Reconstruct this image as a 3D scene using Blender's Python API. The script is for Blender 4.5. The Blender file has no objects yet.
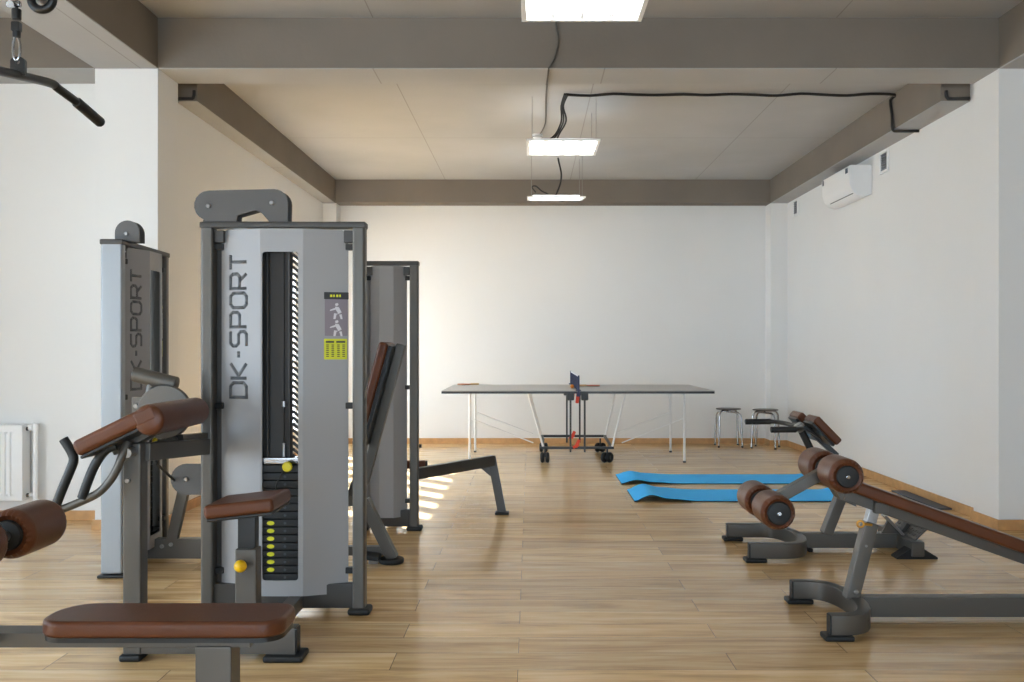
import bpy, bmesh, math, random
from mathutils import Vector, Matrix

random.seed(7)
V = Vector
SC = bpy.context.scene
COL = SC.collection

# ------------------------------------------------------------------ camera, sky, sun, exposure
F_PX = 930.0
EYE = 1.2
cam_d = bpy.data.cameras.new('camera')
cam = bpy.data.objects.new('camera', cam_d)
COL.objects.link(cam)
cam.location = (0, 0, EYE)
cam.rotation_euler = (math.pi / 2, 0, 0)
cam_d.sensor_width = 36.0
cam_d.lens = F_PX / 1024 * 36.0
cam_d.shift_x = -18.0 / 1024
cam_d.shift_y = 6.0 / 1024
cam_d.clip_end = 200
SC.camera = cam

world = bpy.data.worlds.new('daylight')
SC.world = world
world.use_nodes = True
wn = world.node_tree.nodes
wl = world.node_tree.links
bg = wn['Background']
bg.inputs['Color'].default_value = (0.66, 0.835, 1.0, 1)
bg.inputs['Strength'].default_value = 9.5

sun_d = bpy.data.lights.new('sun', 'SUN')
sun_d.energy = 36.0
sun_d.angle = math.radians(0.6)
sun_d.color = (0.86, 0.93, 1.0)
sun = bpy.data.objects.new('sun', sun_d)
COL.objects.link(sun)
sun.rotation_euler = V((0.55, -0.55, -0.56)).to_track_quat('-Z', 'Y').to_euler()
sun.location = (-6, 14, 8)


def portal(name, loc, direction, sx, sy):
    """Marks a window opening so daylight is sampled through it."""
    d = bpy.data.lights.new(name, 'AREA')
    d.shape = 'RECTANGLE'
    d.size, d.size_y = sx, sy
    d.cycles.is_portal = True
    o = bpy.data.objects.new(name, d)
    COL.objects.link(o)
    o.location = loc
    o.rotation_euler = V(direction).to_track_quat('-Z', 'Z').to_euler()
    return o


SC.view_settings.view_transform = 'Standard'
SC.view_settings.look = 'None'
SC.view_settings.gamma = 1.0
SC.view_settings.use_curve_mapping = False
SC.view_settings.exposure = 0.34
SC.cycles.max_bounces = 12
SC.cycles.diffuse_bounces = 6
SC.cycles.glossy_bounces = 4
SC.cycles.sample_clamp_indirect = 8.0
SC.cycles.caustics_reflective = False
SC.cycles.caustics_refractive = False


def at(px, py, y):
    """World point at distance y from the camera that stands at photo pixel (px, py)."""
    return V(((px - 530.0) / F_PX * y, y, EYE - (py - 347.0) / F_PX * y))


# ------------------------------------------------------------------ materials
def lin(c):
    def f(u):
        u /= 255.0
        return u / 12.92 if u <= 0.04045 else ((u + 0.055) / 1.055) ** 2.4
    return (f(c[0]), f(c[1]), f(c[2]), 1.0)


def mat(name, rgb, rough=0.5, metal=0.0, spec=0.5, var=0.0, scale=8.0, bump=0.0, bscale=200.0, rvar=0.0, coat=0.0):
    m = bpy.data.materials.new(name)
    m.use_nodes = True
    nt = m.node_tree
    b = nt.nodes['Principled BSDF']
    b.inputs['Base Color'].default_value = lin(rgb)
    b.inputs['Roughness'].default_value = rough
    b.inputs['Metallic'].default_value = metal
    b.inputs['Specular IOR Level'].default_value = spec
    b.inputs['Coat Weight'].default_value = coat
    tc = nt.nodes.new('ShaderNodeTexCoord')
    if var or rvar:
        n = nt.nodes.new('ShaderNodeTexNoise')
        n.inputs['Scale'].default_value = scale
        n.inputs['Detail'].default_value = 6
        nt.links.new(tc.outputs['Object'], n.inputs['Vector'])
        if var:
            r = nt.nodes.new('ShaderNodeMapRange')
            r.inputs['From Min'].default_value = 0.3
            r.inputs['From Max'].default_value = 0.7
            r.inputs['To Min'].default_value = 1 - var
            r.inputs['To Max'].default_value = 1 + var
            nt.links.new(n.outputs['Fac'], r.inputs['Value'])
            mx = nt.nodes.new('ShaderNodeVectorMath')
            mx.operation = 'SCALE'
            mx.inputs[0].default_value = lin(rgb)[:3]
            nt.links.new(r.outputs['Result'], mx.inputs['Scale'])
            nt.links.new(mx.outputs['Vector'], b.inputs['Base Color'])
        if rvar:
            r2 = nt.nodes.new('ShaderNodeMapRange')
            r2.inputs['From Min'].default_value = 0.3
            r2.inputs['From Max'].default_value = 0.7
            r2.inputs['To Min'].default_value = rough - rvar
            r2.inputs['To Max'].default_value = rough + rvar
            nt.links.new(n.outputs['Fac'], r2.inputs['Value'])
            nt.links.new(r2.outputs['Result'], b.inputs['Roughness'])
    if bump:
        n2 = nt.nodes.new('ShaderNodeTexNoise')
        n2.inputs['Scale'].default_value = bscale
        n2.inputs['Detail'].default_value = 3
        nt.links.new(tc.outputs['Object'], n2.inputs['Vector'])
        bp = nt.nodes.new('ShaderNodeBump')
        bp.inputs['Strength'].default_value = bump
        bp.inputs['Distance'].default_value = 0.004
        nt.links.new(n2.outputs['Fac'], bp.inputs['Height'])
        nt.links.new(bp.outputs['Normal'], b.inputs['Normal'])
    return m


M = {}
M['white_wall'] = mat('white_wall', (232, 231, 229), 0.75, spec=0.25, var=0.012, scale=1.2, bump=0.08, bscale=60)
M['concrete'] = mat('concrete', (126, 117, 107), 0.85, spec=0.2, var=0.07, scale=1.6, bump=0.25, bscale=35)
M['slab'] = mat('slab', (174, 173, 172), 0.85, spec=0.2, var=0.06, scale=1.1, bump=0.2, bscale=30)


def joints(m, w, h, base):
    nt = m.node_tree
    b = nt.nodes['Principled BSDF']
    src = b.inputs['Base Color'].links[0].from_socket
    g = nt.nodes.new('ShaderNodeNewGeometry')
    mp = nt.nodes.new('ShaderNodeMapping')
    mp.inputs['Location'].default_value = (-base[0], -base[1], 0)
    nt.links.new(g.outputs['Position'], mp.inputs['Vector'])
    br = nt.nodes.new('ShaderNodeTexBrick')
    br.offset = 0.0
    br.inputs['Scale'].default_value = 1
    br.inputs['Brick Width'].default_value = w
    br.inputs['Row Height'].default_value = h
    br.inputs['Mortar Size'].default_value = 0.006
    br.inputs['Mortar Smooth'].default_value = 0.6
    nt.links.new(mp.outputs['Vector'], br.inputs['Vector'])
    mx = nt.nodes.new('ShaderNodeMix')
    mx.data_type = 'RGBA'
    nt.links.new(br.outputs['Fac'], mx.inputs['Factor'])
    nt.links.new(src, mx.inputs['A'])
    mx.inputs['B'].default_value = lin((150, 147, 144))
    nt.links.new(mx.outputs['Result'], b.inputs['Base Color'])


joints(M['slab'], 1.52, 2.55, (-1.03, 6.5))
M['oak_trim'] = mat('oak_trim', (196, 150, 98), 0.45, var=0.12, scale=14)
M['frame'] = mat('frame', (92, 88, 83), 0.42, metal=0.5, spec=0.5)
M['dark_frame'] = mat('dark_frame', (66, 63, 60), 0.42, metal=0.3)
M['side_panel'] = mat('side_panel', (152, 157, 162), 0.4, metal=0.2)
M['guard'] = mat('guard', (62, 59, 57), 0.6)
M['dark_steel'] = mat('dark_steel', (62, 60, 58), 0.6, metal=0.2)
M['plate_grey'] = mat('plate_grey', (84, 81, 79), 0.5, metal=0.2)
M['shield'] = mat('shield', (150, 149, 150), 0.45, metal=0.0, spec=0.4)
M['lettering'] = mat('lettering', (74, 75, 78), 0.5)
M['leather'] = mat('leather', (91, 50, 28), 0.34, spec=0.35, var=0.10, scale=9, bump=0.22, bscale=260)
M['leather_light'] = mat('leather_light', (138, 90, 64), 0.34, spec=0.55, var=0.08, scale=9, bump=0.22, bscale=260)
M['rubber'] = mat('rubber', (15, 15, 16), 0.55, bump=0.15, bscale=300)
M['grip'] = mat('grip', (17, 17, 18), 0.5, bump=0.3, bscale=400)
M['black_metal'] = mat('black_metal', (18, 18, 19), 0.38)
M['chrome'] = mat('chrome', (165, 164, 166), 0.16, metal=1.0)
M['steel'] = mat('steel', (150, 149, 148), 0.32, metal=0.8)
M['white_plastic'] = mat('white_plastic', (238, 238, 238), 0.35)
M['white_enamel'] = mat('white_enamel', (240, 240, 240), 0.3)
M['yellow'] = mat('yellow', (240, 190, 20), 0.35)
M['pin_yellow'] = mat('pin_yellow', (214, 198, 30), 0.4)
M['brass'] = mat('brass', (196, 140, 52), 0.3, metal=0.7)
M['placard_yellow'] = mat('placard_yellow', (206, 205, 24), 0.5)
M['placard_violet'] = mat('placard_violet', (128, 118, 126), 0.5)
M['placard_black'] = mat('placard_black', (40, 38, 36), 0.5)
M['placard_pale'] = mat('placard_pale', (205, 200, 205), 0.5)
M['mat_blue'] = mat('mat_blue', (64, 186, 255), 0.7, spec=0.3, bump=0.25, bscale=220)
M['mat_black'] = mat('mat_black', (22, 23, 26), 0.8)
M['table_top'] = mat('table_top', (158, 153, 148), 0.32, spec=0.5)
M['orange'] = mat('orange', (222, 66, 34), 0.45)
M['ball'] = mat('ball', (236, 140, 44), 0.5)
M['bat_red'] = mat('bat_red', (190, 58, 44), 0.6)
M['wood'] = mat('wood', (196, 160, 112), 0.5, var=0.1, scale=20)
M['net_blue'] = mat('net_blue', (44, 52, 84), 0.7)
M['cable_black'] = mat('cable_black', (36, 33, 31), 0.6)
M['cable_grey'] = mat('cable_grey', (92, 86, 78), 0.6)
M['vent_grey'] = mat('vent_grey', (150, 150, 152), 0.5)
M['sticker_blue'] = mat('sticker_blue', (52, 66, 82), 0.5)
M['stool_seat'] = mat('stool_seat', (70, 64, 62), 0.5)
M['slate'] = mat('slate', (62, 66, 74), 0.55)


def emit(name, rgb, s):
    m = bpy.data.materials.new(name)
    m.use_nodes = True
    b = m.node_tree.nodes['Principled BSDF']
    b.inputs['Base Color'].default_value = (0.1, 0.1, 0.1, 1)
    b.inputs['Specular IOR Level'].default_value = 0.1
    b.inputs['Emission Color'].default_value = lin(rgb)
    b.inputs['Emission Strength'].default_value = s
    return m


M['lamp'] = emit('lamp', (250, 252, 250), 2.0)


def lamp_pattern(m):
    """Four tubes glow behind the diffuser; it is dimmer between them at the panel's ends."""
    nt = m.node_tree
    N, L = nt.nodes, nt.links
    b = N['Principled BSDF']
    tc = N.new('ShaderNodeTexCoord')
    sp = N.new('ShaderNodeSeparateXYZ')
    L.new(tc.outputs['Object'], sp.inputs[0])

    def op(o, a, b_=None):
        n = N.new('ShaderNodeMath')
        n.operation = o
        for i, v in enumerate((a, b_)):
            if v is None:
                continue
            if isinstance(v, (int, float)):
                n.inputs[i].default_value = v
            else:
                L.new(v, n.inputs[i])
        return n.outputs[0]
    c = op('COSINE', op('MULTIPLY', op('ADD', sp.outputs['X'], 0.0), 2 * math.pi / 0.14))
    between = op('POWER', op('MAXIMUM', c, 0.0), 1.3)
    edge = op('MINIMUM', op('MAXIMUM', op('MULTIPLY', op('SUBTRACT', op('ABSOLUTE', sp.outputs['Y']), 0.13), 10.0), 0.0), 1.0)
    dim = op('MULTIPLY', between, edge)
    L.new(op('MULTIPLY', 8.0, op('SUBTRACT', 1.0, op('MULTIPLY', dim, 0.92))), b.inputs['Emission Strength'])


lamp_pattern(M['lamp'])


def glass_mat():
    m = bpy.data.materials.new('window_glass')
    m.use_nodes = True
    nt = m.node_tree
    nt.nodes.remove(nt.nodes['Principled BSDF'])
    tr = nt.nodes.new('ShaderNodeBsdfTransparent')
    gl = nt.nodes.new('ShaderNodeBsdfGlossy')
    gl.inputs['Roughness'].default_value = 0.02
    mx = nt.nodes.new('ShaderNodeMixShader')
    mx.inputs[0].default_value = 0.05
    nt.links.new(tr.outputs[0], mx.inputs[1])
    nt.links.new(gl.outputs[0], mx.inputs[2])
    nt.links.new(mx.outputs[0], nt.nodes['Material Output'].inputs[0])
    return m


M['glass'] = glass_mat()


def floor_mat():
    m = bpy.data.materials.new('oak_laminate')
    m.use_nodes = True
    nt = m.node_tree
    N, L = nt.nodes, nt.links
    b = N['Principled BSDF']
    tc = N.new('ShaderNodeNewGeometry')
    br = N.new('ShaderNodeTexBrick')
    br.offset = 0.37
    br.offset_frequency = 2
    br.inputs['Scale'].default_value = 1.0
    br.inputs['Brick Width'].default_value = 1.29
    br.inputs['Row Height'].default_value = 0.192
    br.inputs['Mortar Size'].default_value = 0.0012
    br.inputs['Mortar Smooth'].default_value = 0.3
    br.inputs['Bias'].default_value = 0.0
    br.inputs['Color1'].default_value = (0, 0, 0, 1)
    br.inputs['Color2'].default_value = (1, 1, 1, 1)
    br.inputs['Mortar'].default_value = (0.5, 0.5, 0.5, 1)
    shf = N.new('ShaderNodeVectorMath')
    shf.operation = 'ADD'
    shf.inputs[1].default_value = (0.045 + 1.29 * 8, 0.0, 0)
    L.new(tc.outputs['Position'], shf.inputs[0])
    L.new(shf.outputs['Vector'], br.inputs['Vector'])
    # long grain along X, shifted per plank
    sh = N.new('ShaderNodeVectorMath')
    sh.operation = 'MULTIPLY_ADD'
    L.new(br.outputs['Color'], sh.inputs[0])
    sh.inputs[1].default_value = (7.0, 5.0, 3.0)
    L.new(tc.outputs['Position'], sh.inputs[2])
    mp = N.new('ShaderNodeMapping')
    mp.inputs['Scale'].default_value = (0.9, 10.0, 1.0)
    L.new(sh.outputs['Vector'], mp.inputs['Vector'])
    n1 = N.new('ShaderNodeTexNoise')
    n1.inputs['Scale'].default_value = 1.6
    n1.inputs['Detail'].default_value = 8
    n1.inputs['Roughness'].default_value = 0.62
    n1.inputs['Distortion'].default_value = 0.5
    L.new(mp.outputs['Vector'], n1.inputs['Vector'])
    cr = N.new('ShaderNodeValToRGB')
    e = cr.color_ramp.elements
    e[0].position, e[0].color = 0.28, lin((174, 136, 88))
    e[1].position, e[1].color = 0.70, lin((240, 210, 163))
    k = cr.color_ramp.elements.new(0.5)
    k.color = lin((222, 184, 130))
    L.new(n1.outputs['Fac'], cr.inputs['Fac'])
    hs = N.new('ShaderNodeHueSaturation')
    mr = N.new('ShaderNodeMapRange')
    mr.inputs['To Min'].default_value = 0.86
    mr.inputs['To Max'].default_value = 1.1
    L.new(br.outputs['Color'], mr.inputs['Value'])
    L.new(mr.outputs['Result'], hs.inputs['Value'])
    L.new(cr.outputs['Color'], hs.inputs['Color'])
    # dark joints
    mxj = N.new('ShaderNodeMix')
    mxj.data_type = 'RGBA'
    L.new(br.outputs['Fac'], mxj.inputs['Factor'])
    L.new(hs.outputs['Color'], mxj.inputs['A'])
    mxj.inputs['B'].default_value = lin((92, 66, 42))
    L.new(mxj.outputs['Result'], b.inputs['Base Color'])
    r3 = N.new('ShaderNodeMapRange')
    r3.inputs['To Min'].default_value = 0.13
    r3.inputs['To Max'].default_value = 0.22
    L.new(n1.outputs['Fac'], r3.inputs['Value'])
    L.new(r3.outputs['Result'], b.inputs['Roughness'])
    b.inputs['Specular IOR Level'].default_value = 0.5
    bp = N.new('ShaderNodeBump')
    bp.inputs['Strength'].default_value = 0.06
    bp.inputs['Distance'].default_value = 0.002
    L.new(n1.outputs['Fac'], bp.inputs['Height'])
    L.new(bp.outputs['Normal'], b.inputs['Normal'])
    return m


M['floor'] = floor_mat()


def dots_mat():
    """Lettering printed as a grid of dark dots."""
    m = mat('dotted_lettering', (78, 79, 82), 0.5)
    nt = m.node_tree
    b = nt.nodes['Principled BSDF']
    tc = nt.nodes.new('ShaderNodeTexCoord')
    ck = nt.nodes.new('ShaderNodeTexChecker')
    ck.inputs['Scale'].default_value = 200.0
    ck.inputs['Color1'].default_value = lin((58, 59, 62))
    ck.inputs['Color2'].default_value = lin((112, 113, 116))
    nt.links.new(tc.outputs['Object'], ck.inputs['Vector'])
    nt.links.new(ck.outputs['Color'], b.inputs['Base Color'])
    return m


M['dotted'] = dots_mat()

# ------------------------------------------------------------------ mesh builder
ORIGIN = {}


class MB:
    def __init__(self, X=None):
        self.bm = bmesh.new()
        self.X = X          # optional 4x4 applied to everything at build time

    def _add(self, tmp):
        me = bpy.data.meshes.new('tmp')
        tmp.to_mesh(me)
        tmp.free()
        self.bm.from_mesh(me)
        bpy.data.meshes.remove(me)
        return self

    def box(self, c, s, R=None, bev=0.0, seg=2):
        t = bmesh.new()
        bmesh.ops.create_cube(t, size=1.0)
        for v in t.verts:
            v.co = V((v.co.x * s[0], v.co.y * s[1], v.co.z * s[2]))
        if bev > 0:
            bmesh.ops.bevel(t, geom=t.edges[:], offset=min(bev, 0.49 * min(s)), segments=seg, profile=0.5, affect='EDGES')
        T = Matrix.Translation(V(c)) @ (R.to_4x4() if R else Matrix.Identity(4))
        bmesh.ops.transform(t, matrix=T, verts=t.verts)
        return self._add(t)

    def span(self, a, b, bev=0.0, seg=2):
        a, b = V(a), V(b)
        return self.box((a + b) / 2, [abs(b[i] - a[i]) for i in range(3)], None, bev, seg)

    def bar(self, p0, p1, w, h, up=(0, 0, 1), bev=0.004, seg=2):
        p0, p1 = V(p0), V(p1)
        d = (p1 - p0)
        ln = d.length
        d.normalize()
        s = V(up).cross(d)
        if s.length < 1e-4:
            s = V((1, 0, 0)).cross(d)
        s.normalize()
        u = d.cross(s)
        R = Matrix((d, s, u)).transposed()
        return self.box((p0 + p1) / 2, (ln, w, h), R, bev, seg)

    def tube(self, pts, r, seg=14, smooth=0):
        pts = [V(p) for p in pts]
        if smooth:
            pts = catmull(pts, smooth)
        t = bmesh.new()
        rings = []
        n = len(pts)
        d0 = (pts[1] - pts[0]).normalized()
        ref = V((0, 0, 1)) if abs(d0.z) < 0.9 else V((1, 0, 0))
        s = ref.cross(d0).normalized()
        for i, p in enumerate(pts):
            if i == 0:
                d = (pts[1] - p).normalized()
            elif i == n - 1:
                d = (p - pts[i - 1]).normalized()
            else:
                d = ((pts[i + 1] - p).normalized() + (p - pts[i - 1]).normalized()).normalized()
            s = (s - d * s.dot(d)).normalized()
            u = d.cross(s)
            rings.append([t.verts.new(p + (s * math.cos(a) + u * math.sin(a)) * r)
                          for a in [2 * math.pi * k / seg for k in range(seg)]])
        for i in range(n - 1):
            for k in range(seg):
                t.faces.new((rings[i][k], rings[i][(k + 1) % seg], rings[i + 1][(k + 1) % seg], rings[i + 1][k]))
        t.faces.new(list(reversed(rings[0])))
        t.faces.new(rings[-1])
        return self._add(t)

    def sweep_box(self, pts, w, h, bev=0.006):
        """Rectangular tube swept along a horizontal path."""
        pts = [V(p) for p in pts]
        t = bmesh.new()
        rings = []
        n = len(pts)
        prof = []
        for sx, sz in ((1, 1), (-1, 1), (-1, -1), (1, -1)):
            cx, cz = sx * (w / 2 - bev), sz * (h / 2 - bev)
            base = {(1, 1): 0, (-1, 1): 90, (-1, -1): 180, (1, -1): 270}[(sx, sz)]
            for k in (0, 45, 90):
                a = math.radians(base + k)
                prof.append((cx + bev * math.cos(a), cz + bev * math.sin(a)))
        for i, p in enumerate(pts):
            if i == 0:
                d = pts[1] - p
            elif i == n - 1:
                d = p - pts[i - 1]
            else:
                d = (pts[i + 1] - p).normalized() + (p - pts[i - 1]).normalized()
            d.normalize()
            s = d.cross(V((0, 0, 1))).normalized()
            rings.append([t.verts.new(p + s * a + V((0, 0, 1)) * b) for a, b in prof])
        m = len(prof)
        for i in range(n - 1):
            for k in range(m):
                t.faces.new((rings[i][k], rings[i + 1][k], rings[i + 1][(k + 1) % m], rings[i][(k + 1) % m]))
        t.faces.new(rings[0])
        t.faces.new(list(reversed(rings[-1])))
        bmesh.ops.recalc_face_normals(t, faces=t.faces)
        return self._add(t)

    def cyl(self, p0, p1, r, r2=None, seg=24, bev=0.0):
        p0, p1 = V(p0), V(p1)
        ln = (p1 - p0).length
        r2 = r if r2 is None else r2
        if bev:
            prof = [(0, 0), (r - bev, 0), (r - bev * .3, bev * .3), (r, bev), (r2, ln - bev), (r2 - bev * .3, ln - bev * .3), (r2 - bev, ln), (0, ln)]
        else:
            prof = [(0, 0), (r, 0), (r2, ln), (0, ln)]
        return self.lathe(prof, p0, p1 - p0, seg)

    def lathe(self, prof, p0, axis, seg=32, mod=None):
        p0 = V(p0)
        d = V(axis).normalized()
        ref = V((0, 0, 1)) if abs(d.z) < 0.9 else V((1, 0, 0))
        s = ref.cross(d).normalized()
        u = d.cross(s)
        t = bmesh.new()
        rows = []
        for i, (r, h) in enumerate(prof):
            if r < 1e-6:
                rows.append([t.verts.new(p0 + d * h)])
            else:
                row = []
                for k in range(seg):
                    a = 2 * math.pi * k / seg
                    dr, dh = mod(i, k) if mod else (0, 0)
                    row.append(t.verts.new(p0 + d * (h + dh) + (s * math.cos(a) + u * math.sin(a)) * (r + dr)))
                rows.append(row)
        for a, b in zip(rows, rows[1:]):
            for k in range(seg):
                q = (k + 1) % seg
                if len(a) == 1 and len(b) == 1:
                    continue
                if len(a) == 1:
                    t.faces.new((a[0], b[q], b[k]))
                elif len(b) == 1:
                    t.faces.new((a[k], a[q], b[0]))
                else:
                    t.faces.new((a[k], a[q], b[q], b[k]))
        bmesh.ops.recalc_face_normals(t, faces=t.faces)
        return self._add(t)

    def ball(self, c, r, s=(1, 1, 1)):
        t = bmesh.new()
        bmesh.ops.create_uvsphere(t, u_segments=20, v_segments=12, radius=r)
        bmesh.ops.transform(t, matrix=Matrix.Translation(V(c)) @ Matrix.Diagonal((*s, 1)), verts=t.verts)
        return self._add(t)

    def torus(self, c, axis, R, r, seg=32, sub=10, arc=1.0, start=0.0):
        d = V(axis).normalized()
        ref = V((0, 0, 1)) if abs(d.z) < 0.9 else V((1, 0, 0))
        s = ref.cross(d).normalized()
        u = d.cross(s)
        pts = [V(c) + (s * math.cos(a) + u * math.sin(a)) * R for a in
               [start + 2 * math.pi * arc * k / seg for k in range(seg + 1)]]
        return self.tube(pts, r, sub)

    def plate(self, outer, o, ux, uy, t, holes=(), bev=0.0):
        """Flat plate: 2-D outline (with holes) in the frame (o, ux, uy), thickness t along ux x uy."""
        b = bmesh.new()
        edges = []
        for loop in [outer] + list(holes):
            vs = [b.verts.new((x, y, 0)) for x, y in loop]
            for i in range(len(vs)):
                edges.append(b.edges.new((vs[i], vs[(i + 1) % len(vs)])))
        if holes:
            bmesh.ops.triangle_fill(b, use_beauty=True, use_dissolve=False, edges=edges, normal=(0, 0, 1))
        else:
            b.faces.new(b.verts[:])
        fs = b.faces[:]
        r = bmesh.ops.extrude_face_region(b, geom=fs)
        for v in [g for g in r['geom'] if isinstance(g, bmesh.types.BMVert)]:
            v.co.z += t
        bmesh.ops.recalc_face_normals(b, faces=b.faces)
        if bev and not holes:
            bmesh.ops.bevel(b, geom=[e for e in b.edges if e.calc_face_angle(0) > 1.0], offset=bev, segments=3, profile=0.5, affect='EDGES')
        ux, uy = V(ux).normalized(), V(uy).normalized()
        T = Matrix((ux, uy, ux.cross(uy))).transposed().to_4x4()
        T.translation = V(o)
        bmesh.ops.transform(b, matrix=T, verts=b.verts)
        return self._add(b)

    def grid(self, rows):
        """Closed sheet from rows of points (no caps)."""
        t = bmesh.new()
        vs = [[t.verts.new(p) for p in r] for r in rows]
        for a, b in zip(vs, vs[1:]):
            for k in range(len(a) - 1):
                t.faces.new((a[k], a[k + 1], b[k + 1], b[k]))
        return self._add(t)

    def build(self, name, material, parent=None, angle=35, solid=0.0, flat=False):
        if self.X is not None:
            bmesh.ops.transform(self.bm, matrix=self.X, verts=self.bm.verts)
        o0 = ORIGIN.get(parent.name, V((0, 0, 0))) if parent else V((0, 0, 0))
        if parent is None:
            lo = V([min(v.co[i] for v in self.bm.verts) for i in range(3)])
            hi = V([max(v.co[i] for v in self.bm.verts) for i in range(3)])
            o0 = V(((lo.x + hi.x) / 2, (lo.y + hi.y) / 2, lo.z))
        bmesh.ops.translate(self.bm, vec=-o0, verts=self.bm.verts)
        me = bpy.data.meshes.new(name)
        self.bm.to_mesh(me)
        self.bm.free()
        me.materials.append(material)
        me.polygons.foreach_set('use_smooth', [True] * len(me.polygons))
        me.set_sharp_from_angle(angle=math.radians(angle))
        o = bpy.data.objects.new(name, me)
        COL.objects.link(o)
        if parent:
            o.parent = parent
        else:
            o.location = o0
        ORIGIN[o.name] = o0.copy()
        if not flat:
            wnm = o.modifiers.new('normals', 'WEIGHTED_NORMAL')
            wnm.keep_sharp = True
        if solid:
            md = o.modifiers.new('thickness', 'SOLIDIFY')
            md.thickness = solid
            md.offset = 0
        return o


def catmull(p, n):
    out = []
    q = [p[0]] + list(p) + [p[-1]]
    for i in range(1, len(q) - 2):
        for k in range(n):
            t = k / n
            a, b, c, d = q[i - 1], q[i], q[i + 1], q[i + 2]
            out.append(0.5 * ((2 * b) + (c - a) * t + (2 * a - 5 * b + 4 * c - d) * t * t + (3 * b - a - 3 * c + d) * t ** 3))
    out.append(p[-1])
    return out


def tag(o, label, cat, group=None, kind=None):
    o['label'] = label
    o['category'] = cat
    if group:
        o['group'] = group
    if kind:
        o['kind'] = kind
    return o


def thing(name, loc, label, cat, group=None):
    o = bpy.data.objects.new(name, None)
    COL.objects.link(o)
    o.location = V(loc)
    o.empty_display_size = 0.1
    ORIGIN[o.name] = V(loc)
    return tag(o, label, cat, group)


def struct(o):
    o['kind'] = 'structure'
    return o


def rrect(x0, y0, x1, y1, r, n=5):
    pts = []
    for cx, cy, a0 in ((x1 - r, y1 - r, 0), (x0 + r, y1 - r, 90), (x0 + r, y0 + r, 180), (x1 - r, y0 + r, 270)):
        for k in range(n + 1):
            a = math.radians(a0 + 90 * k / n)
            pts.append((cx + r * math.cos(a), cy + r * math.sin(a)))
    return pts


def roty(a):
    return Matrix.Rotation(math.radians(a), 3, 'Y')


def rotz(a):
    return Matrix.Rotation(math.radians(a), 3, 'Z')


# ------------------------------------------------------------------ the room
BACK = 11.56            # back wall
COLF = 6.1              # front of the columns and of the cross beam
COLB = 6.45             # rear of both
XL, XR = -2.52, 3.13    # side walls of the rear bay
CLF, CLR = 3.36, 3.235  # ceiling heights, front hall and rear bay
HL, HR, HN = -4.8, 7.5, -6.0   # extents of the front hall
BEAM_Z = 3.03
SIDE_Z = 2.95

struct(MB().span((HL - .3, HN - .3, -.12), (HR + .3, BACK + .3, 0)).build('floor', M['floor']))
struct(MB().span((HL - .3, HN - .3, CLF), (HR + .3, COLF, CLF + .3)).build('ceiling', M['slab']))
struct(MB().span((XL - .3, COLB, CLR), (XR + .3, BACK + .3, CLR + .3)).build('ceiling_rear', M['slab']))
struct(MB().span((XL - .3, BACK, 0), (XR + .3, BACK + .3, CLR)).build('wall_back', M['white_wall']))
struct(MB().span((XR, COLB, 0), (XR + .3, BACK, CLR)).build('wall_right', M['white_wall']))


def wall_x(name, x0, x1, y0, y1, z1, oy0, oy1, oz0, oz1):
    m = MB()
    m.span((x0, y0, 0), (x1, oy0, z1))
    m.span((x0, oy1, 0), (x1, y1, z1))
    m.span((x0, oy0, 0), (x1, oy1, oz0))
    m.span((x0, oy0, oz1), (x1, oy1, z1))
    return struct(m.build(name, M['white_wall']))


W1 = (7.85, 11.0, 0.3, 2.15)
wall_x('wall_left', XL - .3, XL, COLB, BACK, CLR, *W1)
W2 = (-0.5, 3.7, 0.3, 2.3)
wall_x('wall_hall_left', HL - .3, HL, HN, COLB + .3, CLF, *W2)
m = MB()
m.span((HR, HN, 0), (HR + .3, COLB + .3, CLF))
struct(m.build('wall_hall_right', M['white_wall']))
# wall behind the viewer, with an unseen wide window added as front fill
W3 = (-4.0, 3.8, 0.3, 2.2)
m = MB()
m.span((HL - .3, HN - .3, 0), (W3[0], HN, CLF))
m.span((W3[1], HN - .3, 0), (HR + .3, HN, CLF))
m.span((W3[0], HN - .3, 0), (W3[1], HN, W3[2]))
m.span((W3[0], HN - .3, W3[3]), (W3[1], HN, CLF))
struct(m.build('wall_front', M['white_wall']))
# walls that close the hall beside the rear bay
struct(MB().span((HL, COLB, 0), (XL - .3, COLB + .3, CLF)).build('wall_radiator', M['white_wall']))
struct(MB().span((XR + .3, COLB, 0), (HR, COLB + .3, CLF)).build('wall_hall_rear_right', M['white_wall']))

# columns
struct(MB().span((-2.855, COLF, 0), (-2.44, COLB, BEAM_Z), 0.004).build('column', M['white_wall']))
struct(MB().span((3.075, COLF, 0), (3.5, COLB, BEAM_Z), 0.004).build('column', M['white_wall']))
struct(MB().span((XL, 11.3, 0), (-2.355, BACK, SIDE_Z), 0.004).build('column', M['white_wall']))
struct(MB().span((2.925, 11.3, 0), (XR, BACK, SIDE_Z), 0.004).build('column', M['white_wall']))

# beams
struct(MB().span((HL, COLF, BEAM_Z), (HR, COLB, CLF + .05), 0.006).build('ceiling_beam', M['concrete']))
struct(MB().span((-2.855, HN, BEAM_Z), (-2.44, COLF, CLF + .05), 0.006).build('ceiling_beam', M['concrete']))
struct(MB().span((3.075, HN, BEAM_Z), (3.5, COLF, CLF + .05), 0.006).build('ceiling_beam', M['concrete']))
struct(MB().span((XL, COLB + .16, SIDE_Z), (-2.365, BACK, CLR + .05), 0.006).build('ceiling_beam', M['concrete']))
struct(MB().span((2.92, COLB + .16, SIDE_Z), (XR, BACK, CLR + .05), 0.006).build('ceiling_beam', M['concrete']))
struct(MB().span((-2.365, 11.3, 2.955), (2.92, BACK, CLR + .05), 0.006).build('ceiling_beam', M['concrete']))

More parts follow.
